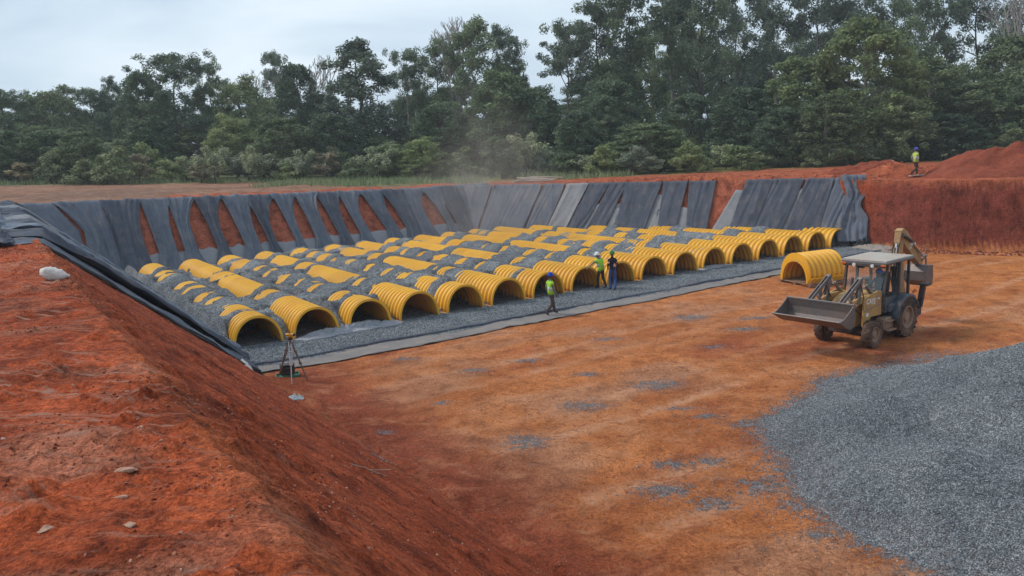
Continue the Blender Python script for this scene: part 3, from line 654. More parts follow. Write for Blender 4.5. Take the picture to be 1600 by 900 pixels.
for i in range(NROW):
    n = ROW_N[i]; Lp = ROW_END[i] / n
    for k in range(n):
        b0, b1 = k * Lp, (k + 1) * Lp
        seen = sum(max(0, min(b1, x1) - max(b0, x0)) for x0, x1 in EXPO[i])
        if seen < 0.12 and k > 1: continue
        rw = ORD[i] + ' row from the left'
        if n == 1: lab = 'yellow ribbed chamber alone in the far right row by the bank'
        elif k == 0: lab = f'yellow ribbed arch chamber forming the open mouth of the {rw}'
        elif k == n - 1: lab = f'yellow chamber at the back end of the {rw}, under the bank'
        else:
            lab = f'yellow ribbed chamber, {ORD[k]} back from the mouth in the {rw}'
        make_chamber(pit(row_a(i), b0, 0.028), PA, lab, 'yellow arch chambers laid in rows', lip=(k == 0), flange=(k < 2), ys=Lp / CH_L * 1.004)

# six chambers nested on a pallet beside the bed
dirv = Vector((15.98 - 13.99, 37.14 - 36.27, 0)).normalized(); rz_ = math.atan2(dirv.y, dirv.x) - PI / 2
nr_ = Vector((dirv.y, -dirv.x, 0))
stack_o = Vector((13.99, 36.27, 0)) - nr_ * 0.98
for k in range(6):
    kx = 0.90 + 0.02 * k
    nm = ['lowest of the six', 'second from the bottom of six', 'third from the bottom of six', 'fourth from the bottom of six', 'second from the top of six', 'topmost of the six']
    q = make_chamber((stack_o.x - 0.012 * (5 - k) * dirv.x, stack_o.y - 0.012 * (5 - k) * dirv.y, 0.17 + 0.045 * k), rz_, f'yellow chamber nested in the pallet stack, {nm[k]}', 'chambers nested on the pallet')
    q.scale = (kx, 1.0, kx - 0.045 * 0.5 * k / 5)
MT['wood'] = worn('weathered_wood', (0.30, 0.20, 0.14), (0.2, 0.1, 0.06), 0.6, 0.85, 0.2)
pl = empty('wooden_pallet', (stack_o.x, stack_o.y, 0), rz_, 'rough wooden pallet under the nested yellow chambers', 'pallet')
for y in np.linspace(0.0, 2.2, 8):
    MB().box((0, y, 0.145), (2.15, 0.14, 0.03)).build('deck_board', MT['wood'], pl)
for x in (-0.95, 0, 0.95): MB().box((x, 1.1, 0.075), (0.1, 2.3, 0.105)).build('bearer', MT['wood'], pl)
# ------------------------------------------------------------------ gravel pile
gx = np.arange(3.0, 23.0, 0.1); gy = np.arange(8.5, 26.5, 0.1); GXX, GYY = np.meshgrid(gx, gy, indexing='ij')
hp = pile_raw(GXX, GYY); raw = hp.copy()
foot = np.where(hp < 0.22, 0.22 * np.exp((hp - 0.22) / 0.25) - 0.09, hp - 0.09)
hp = np.minimum(foot, 2.25 - 0.06 * np.abs(GXX - 13)) 
pa_, pb_ = to_ab(GXX, GYY); hpz = np.where(hp > 0.0, hp, hp * 3) + ground_h(pa_, pb_) * (hp < 0.3)
me = mesh_np('gravel_pile', np.stack([GXX, GYY, hpz], -1), grid_faces(len(gx), len(gy)))
at = me.attributes.new('dirt', 'FLOAT', 'POINT'); at.data.foreach_set('value', np.ascontiguousarray(np.clip(0.55 - hp * 2.2, 0, 0.5).ravel(), np.float32))
MT['gravel2'] = m_gravel(1.1, 'gravel_heap'); me.materials.append(MT['gravel2'])
pile = tag(link('gravel_pile', me), 'big spreading pile of blue grey crushed stone beside the digger', 'gravel pile')
rx_ = RN.uniform(4.0, 16.5, 230000); ry_ = RN.uniform(9.5, 25.5, 230000)
ii = (rx_ - gx[0]) / 0.1; jj = (ry_ - gy[0]) / 0.1; i0, j0 = ii.astype(int), jj.astype(int); fi, fj = ii - i0, jj - j0
pz = (hpz[i0, j0] * (1 - fi) + hpz[i0 + 1, j0] * fi) * (1 - fj) + (hpz[i0, j0 + 1] * (1 - fi) + hpz[i0 + 1, j0 + 1] * fi) * fj
hh = hp[i0, j0]; rw_ = raw[i0, j0]; keep = ((hh > -0.055) & (RN.random(len(hh)) < np.clip((hh + 0.055) / 0.11, 0.12, 1))) | (RN.random(len(hh)) < 0.16 * np.exp(np.minimum(rw_, 0) / 0.22))
q_a, q_b = to_ab(rx_, ry_); gz_ = ground_h(q_a, q_b)
scatter('gravel_stones', np.stack([rx_, ry_, np.maximum(pz, gz_) + 0.005], -1)[keep], MT['stone'], 0.006, 0.018, parent=pile, seed=21)

# ------------------------------------------------------------------ geotextile on the banks
FAB = {'dark': m_fabric('geotextile_dark', (0.062, 0.072, 0.098), (0.085, 0.098, 0.128), 0.3), 'mid': m_fabric('geotextile', (0.088, 0.104, 0.14), (0.13, 0.148, 0.185), 0.35),
       'light': m_fabric('geotextile_light', (0.20, 0.21, 0.235), (0.27, 0.275, 0.29), 0.4), 'blue': m_fabric('geotextile_pale', (0.15, 0.185, 0.245), (0.22, 0.25, 0.3), 0.25),
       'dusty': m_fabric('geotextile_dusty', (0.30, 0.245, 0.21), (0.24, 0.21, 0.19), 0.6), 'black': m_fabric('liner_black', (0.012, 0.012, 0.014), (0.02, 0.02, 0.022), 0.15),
       'smoke': m_fabric('smoke_grey_sheet', (0.12, 0.118, 0.122), (0.19, 0.175, 0.165), 0.45), 'skirt': m_fabric('skirt_fabric', (0.15, 0.142, 0.145), (0.225, 0.2, 0.185), 0.6), 'tarp': m_fabric('grey_tarpaulin', (0.25, 0.255, 0.285), (0.34, 0.345, 0.375), 0.2)}
def wall_point(kind, s, z, off):
    """point on a bank: back bank (s = a), right bank (s = metres from its near end), left bank (s = b)"""
    if kind == 'back':
        zc = plateau(s, np.full_like(s, 28.2)); zz = np.minimum(z, zc); ov = np.maximum(0, z - zc)
        return pit_np(s, 25 + zz / 1.36 - off * 0.8 + ov, zz + off * 0.6 + (ov > 0) * 0.03 - 0.12 * np.exp(-(z - zc) ** 2 / 0.02) * 0)
    if kind == 'right':
        ta = 36.5 - 12.3 / 28.04 * s; tb = -1 + 25.2 / 28.04 * s; zc = plateau(ta, tb); zz = np.minimum(z, zc); ov = np.maximum(0, z - zc)
        k = zz / 2.05 + ov - off * 0.9
        return pit_np(ta + 0.899 * k, tb + 0.4387 * k, zz + off * 0.45 + (ov > 0) * 0.03)
    if kind == 'left':
        zc = 5.2; zz = np.minimum(z, plateau(np.full_like(s, -8.6), s)); ov = np.maximum(0, z - zz)
        return pit_np(-2.2 - zz / 0.885 - ov + off * 0.66, s, zz + off * 0.75)
def cloth(name, kind, left, right, z0, z1, mat, label, group, seed, nu=14, nz=30, off=0.05, fold=0.05, ff=2.0, over=0.0, crum=0.0, ztop=None, cat='geotextile sheet'):
    """a sheet hanging on a bank between two edge curves left(z), right(z)"""
    zz = np.linspace(z0, z1, nz); u = np.linspace(0, 1, nu)
    l = np.array([left(q) for q in zz]); r = np.array([right(q) for q in zz])
    S = l[:, None] * (1 - u)[None] + r[:, None] * u[None]; Z = np.repeat(zz[:, None], nu, 1)
    uu = np.repeat(u[None], nz, 0) * np.abs(r - l).mean()
    wv = 0.35 * Z + 0.5 * fbm(uu * 0.8, Z * 0.5, seed + 3, 3)
    o = off + fold * (0.75 - 0.9 * np.sqrt(np.abs(vnoise(uu * ff + wv, Z * 0.10 + 3.3, seed)) + 0.01) + 0.55 * np.abs(vnoise(uu * ff * 2.7 - wv, Z * 0.22 + 8.3, seed + 1))) + crum * fbm(S * 2.2, Z * 2.2, seed + 2, 4)
    o = o + 0.03 * fbm(S * 0.8, Z * 0.6, seed + 5, 3)
    top = np.where(Z > z1 - 0.5, 0.06 * np.abs(vnoise(S * 3, Z * 4, seed + 7)), 0)
    Z2 = Z + (np.arange(nz) == nz - 1)[:, None] * 0.10 * vnoise(S * 2.1, S * 0, seed + 9) + (np.arange(nz) == 0)[:, None] * 0.05 * vnoise(S * 1.7, S * 0, seed + 11)
    v = wall_point(kind, S, Z2, np.maximum(0.02, o + top))
    me = mesh_np(name, v, grid_faces(nz, nu), [mat])
    ob = link(name, me); md = ob.modifiers.new('thickness', 'SOLIDIFY'); md.thickness = 0.012
    return tag(ob, label, cat, group)
# bare slits left between the hanging sheets on the back bank: (apex), (bottom left), (bottom right) as (a, height)
GAPS = [((-5.31, 4.74), (-4.2, 3.09), (-3.95, 2.96)), ((-2.6, 4.3), (-2.3, 1.3), (-2.3, 1.3)), ((-0.32, 4.5), (-0.57, 1.33), (0.1, 1.36)), ((1.41, 4.25), (1.22, 1.29), (1.68, 1.3)), ((3.15, 4.51), (2.53, 1.3), (3.81, 1.27)),
        ((4.95, 4.44), (4.51, 1.31), (5.64, 1.32)), ((6.75, 3.72), (6.7, 1.31), (7.3, 1.27)), ((8.56, 4.22), (7.87, 1.28), (9.23, 1.25)), ((10.16, 4.16), (9.76, 1.25), (10.71, 1.23)), ((11.81, 4.14), (11.77, 1.31), (12.56, 1.29)),
        ((13.57, 4.02), (13.35, 1.26), (14.18, 1.28)), ((15.3, 4.09), (15.02, 1.29), (16.44, 1.31)), ((17.21, 3.77), (17.4, 1.33), (18.12, 1.35)), ((19.0, 3.9), (19.2, 1.3), (19.22, 1.3)), ((20.72, 3.84), (20.39, 1.27), (21.7, 1.29)), ((22.14, 2.82), (22.36, 1.3), (22.65, 1.27)),
        ((24.0, 3.8), (23.95, 1.3), (23.98, 1.3))]
def gap_edge(g, side):
    (aa, za), (al, zl), (ar, zr) = g
    ab_, zb = (ar, zr) if side == 'r' else (al, zl); wd = ar - al
    def f(z):
        if z >= za: return aa + (-0.12 if side == 'r' else 0.12)
        if z >= zb:
            q = (za - z) / (za - zb)
            if side == 'r': return aa + (ab_ - aa) * q ** 0.8
            return aa + (ab_ - aa) * q ** 0.9 - 0.32 * min(1.2, wd) * math.sin(PI * q ** 0.8)
        q = 1 - z / zb
        return ab_ + (-1 if side == 'r' else 1) * 0.55 * min(1.0, wd + 0.15) * q ** 1.6
    return f
mats = ['mid', 'dark', 'mid', 'mid', 'dark', 'mid', 'dark', 'mid', 'mid', 'dark', 'mid', 'mid', 'dark', 'mid', 'mid', 'dark', 'mid', 'mid']
cloth('geotextile_strip', 'back', lambda z: -10.5, gap_edge(GAPS[0], 'l'), 0.05, 5.6, FAB['mid'], 'dark grey geotextile sheet filling the left corner of the back bank', 'geotextile sheets down the back bank', 190, nu=60, nz=34, off=0.11, fold=0.16, ff=2.2)
for j in range(len(GAPS)):
    g = GAPS[j]; nx = GAPS[j + 1] if j + 1 < len(GAPS) else None
    lf_ = gap_edge(g, 'r'); rt_ = gap_edge(nx, 'l') if nx else (lambda z: 27.2)
    zc = float(plateau(np.array([g[0][0] + 0.8]), np.array([28.2]))[0])
    cloth('geotextile_strip', 'back', lf_, rt_, 0.05, zc + 0.55, FAB[mats[j]], f'dark grey geotextile sheet draped down the back bank, {ORD[j]} from the left corner', 'geotextile sheets down the back bank', 200 + j * 7, nu=36, nz=34, off=0.13, fold=0.22, ff=2.6)
# hem sheet along the toe of the back bank: pale, laid before the hanging ones
for j, (a0, a1) in enumerate(((-3.2, 6.1), (5.9, 15.1), (14.9, 24.6))):
    cloth('geotextile_hem', 'back', lambda z, a0=a0: a0, lambda z, a1=a1: a1, 0.02, 1.32, FAB['light'], f'pale grey fabric band along the foot of the back bank, {("left", "middle", "right")[j]} length', 'pale fabric bands along the bank foot', 400 + j, nu=60, nz=10, off=0.03, fold=0.02, ff=1.0)
def quad_edges(q):
    (tl, tr, bl, br) = q
    def mk(t, b): return lambda z: b[0] + (t[0] - b[0]) * (z - b[1]) / (t[1] - b[1]) 
    return mk(tl, bl), mk(tr, br)
SR = [((31.0, 3.9), (28.3, 3.9), (31.0, 1.0), (28.75, 1.0), 'mid'), ((28.1, 3.9), (26.3, 3.9), (28.6, 1.0), (27.0, 1.0), 'mid'), ((26.5, 3.9), (23.6, 3.85), (27.1, 1.0), (24.45, 1.0), 'mid'), ((23.5, 3.9), (21.62, 3.9), (24.3, 1.0), (22.45, 1.0), 'mid'), ((21.5, 3.9), (19.65, 3.85), (22.4, 1.0), (20.75, 1.0), 'light'),
      ((19.55, 3.85), (17.96, 3.83), (20.6, .93), (19.47, .94), 'dark'), ((17.88, 3.83), (16.51, 3.8), (19.02, 1.08), (17.56, 1.09), 'dark'), ((16.53, 3.95), (13.73, 3.9), (16.82, .96), (14.47, .98), 'dark'),
      ((13.58, 4.04), (11.78, 4.01), (13.53, 1.17), (12.11, 1.18), 'dark'), ((11.65, 4.07), (9.75, 4.04), (11.43, 1.01), (9.92, 1.02), 'dark'), ((7.63, 4.13), (5.82, 4.09), (8.35, 1.21), (6.66, 1.22), 'dark'),
      ((5.75, 4.24), (3.8, 4.19), (6.58, 1.22), (4.83, 1.23), 'dark'), ((3.64, 4.26), (1.92, 4.22), (4.58, 1.24), (2.5, 1.25), 'dark'), ((1.88, 4.22), (0.15, 4.18), (2.47, 1.29), (1.23, 1.3), 'mid')]
for j, q in enumerate(SR):
    le, re_ = quad_edges(q[:4])
    cloth('geotextile_strip', 'right', le, re_, 0.05, 4.15 + 0.28, FAB[q[4]], f'dark grey geotextile sheet hanging on the right bank, {ORD[j]} from the far corner', 'geotextile sheets down the right bank', 500 + j * 7, nu=34, nz=34, off=0.12, fold=0.12, ff=1.2)
for j, (tl, tr, bl, br, zt) in enumerate(((20.6, 16.6, 21.5, 17.0, 2.7), (17.2, 13.6, 18.2, 14.0, 2.35), (14.6, 13.3, 15.2, 12.6, 3.25), (12.7, 9.9, 12.8, 10.6, 2.4), (8.3, 6.6, 10.1, 6.2, 3.55), (6.9, 4.9, 7.4, 4.4, 3.9), (4.6, 2.6, 5.0, 2.0, 3.5), (2.4, 0.9, 2.9, 0.7, 3.0))):
    cloth('geotextile_underlay', 'right', lambda z, tl=tl, bl=bl, zt=zt: bl + (tl - bl) * z / zt, lambda z, tr=tr, br=br, zt=zt: br + (tr - br) * z / zt, 0.03, zt, FAB['light'], f'pale grey underlay showing between dark sheets on the right bank, {ORD[j]} from the far corner', 'pale underlay on the right bank', 600 + j * 5, nu=16, nz=18, off=0.045, fold=0.025, ff=1.0, crum=0.02)
# the near left bank: overlapping sheets whose long folds run down the slope
nL = 24
edges = [-7.9 + 1.62 * k for k in range(nL + 1)]
lm = ['mid', 'mid', 'dark', 'dark', 'mid', 'blue', 'dark', 'mid', 'dark', 'mid', 'mid', 'mid', 'dark']
for k in range(nL):
    e0, e1 = edges[k], edges[k + 1] + 0.35
    sh_ = lambda e: 3.9 * max(0.0, 1 - (e + 7.9) / 20.0)
    f0 = lambda z, e0=e0: e0 + sh_(e0) * (1 - min(z, 5.2) / 5.2) + 0.10 * math.sin(z * 2.2 + e0)
    f1 = lambda z, e1=e1: min(32.0, e1 + sh_(e1) * (1 - min(z, 5.2) / 5.2)) + 0.10 * math.sin(z * 2.2 + e1)
    cloth('geotextile_strip', 'left', f0, f1, 0.03, 5.2 + 1.3, FAB[['mid', 'dark', 'blue', 'dark', 'mid', 'light', 'dark', 'mid', 'dark', 'blue', 'dark', 'mid'][k % 12]], f'dark folded geotextile sheet draped over the near left bank, {ORD[k]} from the soil edge', 'geotextile sheets over the left bank', 700 + k * 9, nu=44, nz=50, off=(0.10 + 0.05 * (k % 3)) if k else 0.05, fold=0.24 if k else 0.12, ff=3.4, crum=0.05)
# bunched loose ends on the crest
def crumple(name, label, c, L_, W_, H_, rz, mat, seed, cat, n=34, m=22, nf=3.0, zf=None, group=None, edge=0.0):
    """a crumpled sheet lying on the ground: ridged folds over a low mound"""
    u = np.linspace(-1, 1, n); v = np.linspace(-1, 1, m); U, V = np.meshgrid(u, v, indexing='ij')
    wob = 1 + 0.16 * fbm(U * 1.6 + seed, V * 1.6, seed, 3)
    X = U * L_ / 2 * wob; Y = V * W_ / 2 * (1 + 0.22 * fbm(U * 1.3, V * 1.3 + seed, seed + 1, 3))
    fold = 1 - np.abs(fbm(U * nf + 0.7 * V, V * nf * 0.6, seed + 2, 3)) * 2.2
    body = np.maximum(0, 1 - np.abs(U) ** 2.5) * np.maximum(0, 1 - np.abs(V) ** 2.2)
    Z = H_ * body * (0.22 + 0.78 * np.clip(fold, 0, 1) ** 1.3) + 0.02 + edge * 0
    cs, sn = math.cos(rz), math.sin(rz); WX = c[0] + X * cs - Y * sn; WY = c[1] + X * sn + Y * cs
    base = zf(WX, WY) if zf is not None else np.zeros_like(Z)
    ob = link(name, mesh_np(name, np.stack([X, Y, Z + base - c[2]], -1), grid_faces(n, m), [mat]), None, c, rz)
    md = ob.modifiers.new('thickness', 'SOLIDIFY'); md.thickness = 0.01
    return tag(ob, label, cat, group)
def gf_np(X, Y):
    a, b = to_ab(X, Y); return np.minimum(ground_h(a, b), 0.12)
def gz_np(X, Y):
    a, b = to_ab(X, Y); return ground_h(a, b)
def gb_np(X, Y):
    a, b = to_ab(X, Y); inside = (a > -2.5) & (b > -3.2) & (b < 24) & (a < 37)
    return np.where(inside, np.maximum(bed_z(a, b), 0.02), ground_h(a, b))
for k, (b_, L_, W_, H_, ma) in enumerate(((-6.9, 2.6, 1.3, 0.34, 'dark'), (-3.6, 3.8, 1.6, 0.42, 'blue'), (1.5, 4.5, 1.8, 0.45, 'blue'), (7.5, 5.5, 2.0, 0.45, 'mid'), (15.0, 7.0, 2.2, 0.5, 'blue'))):
    p = pit(-9.25 - 0.03 * k, b_, 5.2)
    p.z += 0.12; crumple('bunched_geotextile', f'bunched loose end of geotextile on the left crest, {ORD[k]} nearest the soil', (p.x, p.y, p.z), W_, L_, H_ * 1.35, PA, FAB[ma], 800 + k, 'geotextile sheet', 50, 80, 7.0, lambda X, Y: gz_np(X, Y) + 0.10, 'bunched geotextile on the crest')
# black strip standing for the shadow under the lowest sheet's edge
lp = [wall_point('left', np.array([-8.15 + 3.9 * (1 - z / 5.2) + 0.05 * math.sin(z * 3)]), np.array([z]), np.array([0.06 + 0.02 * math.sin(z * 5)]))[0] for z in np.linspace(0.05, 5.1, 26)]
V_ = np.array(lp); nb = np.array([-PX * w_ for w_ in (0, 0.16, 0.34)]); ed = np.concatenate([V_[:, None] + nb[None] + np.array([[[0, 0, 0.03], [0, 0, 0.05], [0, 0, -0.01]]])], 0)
me = mesh_np('edge_shadow', ed.reshape(-1, 3), grid_faces(26, 3), [FAB['black']]); ob = link('edge_shadow', me); ob.modifiers.new('thickness', 'SOLIDIFY').thickness = 0.03
tag(ob, 'black strip standing for the shadow below the left bank fabric beside red soil', 'liner')
# pale fabric skirt along the open front of the bed and its dark turned-up fold
sa = np.linspace(-2.75, 36.0, 190); sb = np.linspace(0, 1, 9); SA, SB = np.meshgrid(sa, sb, indexing='ij')
inn = -3.05 + 0.10 * fbm(SA * 0.3, SA * 0, 131, 3); ou = -4.25 - 0.32 * fbm(SA * 0.25, SA * 0, 133, 3) + 0.3 * sstep(1, -2.4, SA) - 0.15 * sstep(8, 2, SA)
Bq = inn * (1 - SB) + ou * SB
Bq = Bq + (SB > 0.95) * 0.10 * fbm(SA * 1.7, SA * 0, 134, 3)
Zq = ground_h(SA, Bq) + 0.022 + 0.075 * np.abs(fbm(SA * 1.3, Bq * 2.2, 135, 4)) + 0.03 * (SB < 0.1)
me = mesh_np('geotextile_skirt', pit_np(SA, Bq, Zq), grid_faces(190, 9), [FAB['skirt']]); ob = link('geotextile_skirt', me); ob.modifiers.new('thickness', 'SOLIDIFY').thickness = 0.008
tag(ob, 'dusty pale fabric skirt laid flat along the open front edge of the gravel', 'geotextile sheet')
fa = np.linspace(-2.6, 35.5, 160); fb = -3.08 + 0.10 * fbm(fa * 0.3, fa * 0, 131, 3) + 0.05 * fbm(fa * 1.1, fa * 0, 137, 3)
fz = ground_h(fa, fb) + 0.07 + 0.05 * np.maximum(0, fbm(fa * 0.5, fa * 0, 139, 3))
m = MB(); m.tube([tuple(p) for p in pit_np(fa, fb, fz)], [0.05 + 0.035 * abs(math.sin(x * 0.7)) for x in fa], 6)
tag(m.build('fabric_fold', FAB['dark'], smooth=True), 'dark rolled fold of fabric between the gravel and the pale skirt', 'fabric fold')
# sheets and tarpaulins lying about
p = pit(2.65, -0.15, 0.0); crumple('tarpaulin', 'crumpled grey tarpaulin lying before the second and third open chambers', (p.x, p.y, 0), 4.4, 1.05, 0.30, PA + 0.03, FAB['tarp'], 831, 'tarpaulin', 90, 32, 3.4, gb_np)
p = pit(24.2, 0.15, 0.0); crumple('tarpaulin', 'small flat grey tarpaulin before an open chamber right of the two men', (p.x, p.y, 0), 2.3, 0.7, 0.16, PA, FAB['tarp'], 835, 'tarpaulin', 34, 14, 3.0, gb_np)
p = pit(36.6, -0.9, 0.0); crumple('liner_heap', 'dark crumpled liner heaped at the foot of the bank, right end of the rows', (p.x, p.y, 0), 2.2, 1.4, 0.8, PA + 1.0, FAB['black'], 841, 'liner', 30, 24, 2.2, gf_np)
p = pit(35.9, -2.3, 0.0); crumple('geotextile_offcut', 'pale grey fabric offcut on the gravel edge below the dark liner heap', (p.x, p.y, 0), 2.6, 1.3, 0.3, PA + 1.4, FAB['dusty'], 845, 'geotextile sheet', 30, 24, 2.2, gb_np)
p = wall_point('right', np.array([9.2]), np.array([0.9]), np.array([0.1]))[0]
crumple('geotextile_offcut', 'crumpled pale fabric wad in the bare gap on the right bank', (p[0], p[1], p[2] - 0.2), 1.5, 1.2, 0.9, PA, FAB['light'], 851, 'geotextile sheet', 24, 24, 3.0)
crumple('liner_heap', 'black crumpled liner at the bank foot under the bare gap', (p[0] + 0.3, p[1] - 1.0, 0.25), 2.4, 1.3, 0.75, PA - 1.0, FAB['black'], 853, 'liner', 24, 24, 2.5)
le, re_ = (lambda z: 1.3 + 0.25 * math.sin(z * 1.7)), (lambda z: max(-0.35, -0.75 + 0.13 * z + 0.6 * math.exp(-((z - 2.3) / 0.7) ** 2)) if z < 3.2 else 0.0)
cloth('hanging_sheet', 'right', le, re_, 0.1, 4.25, FAB['mid'], 'torn grey sheet hanging in folds at the right end of the bank', None, 861, nu=26, nz=40, off=0.40, fold=0.36, ff=3.2, crum=0.08)
# ------------------------------------------------------------------ trees
LEAF = {'euc': m_leaf('gum_leaves', (0.095, 0.140, 0.091), (0.202, 0.252, 0.168)), 'dark': m_leaf('dark_leaves', (0.067, 0.112, 0.066), (0.148, 0.198, 0.107)),
        'green': m_leaf('green_leaves', (0.091, 0.129, 0.062), (0.206, 0.252, 0.120)), 'olive': m_leaf('olive_leaves', (0.143, 0.182, 0.085), (0.296, 0.337, 0.179)), 'grey': m_leaf('grey_green_leaves', (0.202, 0.234, 0.152), (0.380, 0.408, 0.292)),
        'brown': m_leaf('brown_leaves', (0.215, 0.176, 0.114), (0.355, 0.304, 0.203))}
BARK = {'pale': m_bark('pale_bark', (0.28, 0.25, 0.215), (0.16, 0.135, 0.115)), 'dark': m_bark('dark_bark', (0.085, 0.07, 0.055), (0.05, 0.042, 0.035)), 'dead': m_bark('dead_wood', (0.36, 0.33, 0.31), (0.22, 0.2, 0.185))}
def limbs(rng, h, spread, nlimb, z0, up, lean=0.0, twig=2, trunk_r=0.28):
    """trunk and limbs as tapered tubes; returns builder and limb tips"""
    m = MB(); tips = []
    tp = [Vector((0, 0, -0.4))]; d = Vector((lean, 0, 1))
    for k in range(1, 9):
        tp.append(Vector((lean * h * (k / 8) ** 1.5 + rng.uniform(-1, 1) * 0.02 * h, rng.uniform(-1, 1) * 0.02 * h, h * 0.93 * k / 8)))
    m.tube(tp, [trunk_r * (1.15 - 1.05 * k / 8) for k in range(9)], 7)
    for i in range(nlimb):
        t = z0 + (0.97 - z0) * (i + rng.random() * 0.8) / nlimb; kk = t * 8; k0 = min(7, int(kk)); b = tp[k0].lerp(tp[k0 + 1], kk - k0)
        az = i * 2.4 + rng.uniform(-0.5, 0.5); ln = spread * (1 - 0.55 * max(0, (t - z0) / (1 - z0)) ** 1.5) * rng.uniform(0.65, 1.1)
        e = b + Vector((math.cos(az) * ln, math.sin(az) * ln, ln * up * rng.uniform(0.6, 1.3)))
        mid = b.lerp(e, 0.5) + Vector((0, 0, -0.06 * ln))
        r0 = trunk_r * (0.5 - 0.3 * t)
        m.tube([b, mid, e], [r0, r0 * 0.6, 0.025], 5); tips.append(e); tips.append(mid.lerp(e, 0.4))
        for q in range(twig):
            e2 = mid.lerp(e, rng.uniform(0.1, 0.8)) + Vector((rng.uniform(-1, 1), rng.uniform(-1, 1), rng.uniform(0.0, 0.9))) * ln * 0.45
            m.tube([mid.lerp(e, 0.25), e2], [r0 * 0.4, 0.018], 4); tips.append(e2)
    tips.append(tp[-1])
    return m, tips
def leaves(rng, cl, n, size, mat, name, droop=0.0):
    """leaf-sized faces spread through clumps: cl rows are (x, y, z, rx, rz)"""
    cl = np.asarray(cl, float); N = len(cl) * n
    c = np.repeat(cl, n, 0)
    d = rng.normal(size=(N, 3)); d /= np.linalg.norm(d, axis=1)[:, None]
    rad = rng.random(N) ** 0.45
    p = c[:, :3] + d * rad[:, None] * np.stack([c[:, 3], c[:, 3], c[:, 4]], 1)
    nrm = d * 0.7 + rng.normal(size=(N, 3)) * 0.6 + np.array([0, 0, 0.5]); nrm /= np.linalg.norm(nrm, axis=1)[:, None]
    a = np.cross(nrm, rng.normal(size=(N, 3)) + np.array([0, 0, -droop * 2])); a /= np.linalg.norm(a, axis=1)[:, None] + 1e-9
    b = np.cross(nrm, a); s = size * rng.uniform(0.6, 1.35, N)[:, None]
    v = np.stack([p - b * s, p + a * s * 0.42 + nrm * s * 0.12, p + b * s, p - a * s * 0.42 + nrm * s * 0.12], 1).reshape(-1, 3)
    f = np.arange(N * 4).reshape(N, 4)
    me = mesh_np(name, v, f, [mat], smooth=False)
    at = me.attributes.new('leaf', 'FLOAT', 'POINT')
    tone = np.clip(0.5 + 0.25 * np.repeat(rng.normal(size=len(cl)), n) + 0.22 * rng.normal(size=N), 0, 1)
    at.data.foreach_set('value', np.repeat(tone, 4).astype(np.float32)); return me
PROTO = {}
def proto_tree(key, seed, h, spread, nlimb, z0, up, leaf, bark, ncl, rcl, nleaf, size, shape, flat=0.7, lean=0.0, trunk_r=0.28, extra=0):
    py = random.Random(seed); rng = np.random.default_rng(seed)
    m, tips = limbs(py, h, spread, nlimb, z0, up, lean, 2, trunk_r)
    tm = m.mesh('trunk', BARK[bark], True)
    cl = []
    for t in tips: 
        cl.append((t.x, t.y, t.z, rcl * py.uniform(0.6, 1.15), rcl * flat * py.uniform(0.6, 1.1)))
    while len(cl) < ncl:
        if shape == 'dome':
            az = py.uniform(0, 2 * PI); q = py.random() ** 0.5; zz = py.random()
            ra = spread * math.sqrt(max(0.02, 1 - zz ** 2.4)) * (0.55 + 0.45 * q)
            cl.append((math.cos(az) * ra, math.sin(az) * ra, h * (z0 + (0.97 - z0) * zz), rcl * py.uniform(0.6, 1.1), rcl * flat * py.uniform(0.6, 1.1)))
        elif shape == 'cone':
            az = py.uniform(0, 2 * PI); zz = py.random() ** 1.3; ra = spread * (1.05 - 0.85 * zz ** 1.2) * py.uniform(0.35, 1.0)
            cl.append((math.cos(az) * ra, math.sin(az) * ra, h * (z0 + (0.98 - z0) * zz), rcl * py.uniform(0.6, 1.1) * (1.1 - 0.5 * zz), rcl * flat * py.uniform(0.6, 1.1)))
        else:
            t = py.choice(tips); cl.append((t.x + py.gauss(0, rcl * 0.9), t.y + py.gauss(0, rcl * 0.9), t.z + py.gauss(0.15, rcl * 0.55), rcl * py.uniform(0.5, 0.95), rcl * flat * py.uniform(0.5, 1.0)))
    PROTO[key] = (tm, leaves(rng, cl, nleaf, size, LEAF[leaf], 'crown', 0.3 if shape == 'open' else 0.0), h, max(spread, 1.0))
def bare_tree(key, seed, h, spread):
    py = random.Random(seed); m = MB()
    def grow(p, d, ln, r_, lv):
        r_ = max(r_, 0.036); q = p + d * ln; mid = p.lerp(q, 0.5) + Vector((py.gauss(0, 1), py.gauss(0, 1), 0)) * ln * 0.04
        m.tube([p, mid, q], [r_, r_ * 0.85, r_ * 0.7], 6 if lv < 2 else 4, lv == 0)
        if lv >= 6: return
        for k in range(2 if lv else 3):
            nd = (d + Vector((py.gauss(0, 1), py.gauss(0, 1), py.gauss(0.25, 0.5))) * (0.42 if lv else 0.3)).normalized()
            nd = Vector((nd.x * spread, nd.y * spread, nd.z)).normalized(); grow(q, nd, ln * py.uniform(0.58, 0.8), r_ * 0.60, lv + 1)
        if lv < 3: grow(q, (d + Vector((py.gauss(0, .12), py.gauss(0, .12), 0))).normalized(), ln * 0.72, r_ * 0.66, lv + 1)
    grow(Vector((0, 0, -0.3)), Vector((0, 0, 1)), h * 0.28, 0.30, 0)
    PROTO[key] = (m.mesh('trunk', BARK['dead'], True), None, h, h * 0.17)
proto_tree('euc1', 1, 24, 5.0, 13, 0.38, 0.75, 'euc', 'pale', 105, 1.3, 120, 0.20, 'open', 0.75)
proto_tree('euc2', 2, 24, 4.2, 12, 0.45, 0.9, 'euc', 'pale', 90, 1.2, 120, 0.20, 'open', 0.8, lean=0.05)
proto_tree('euc3', 3, 24, 5.6, 14, 0.30, 0.7, 'euc', 'dark', 135, 1.35, 115, 0.20, 'open', 0.75)
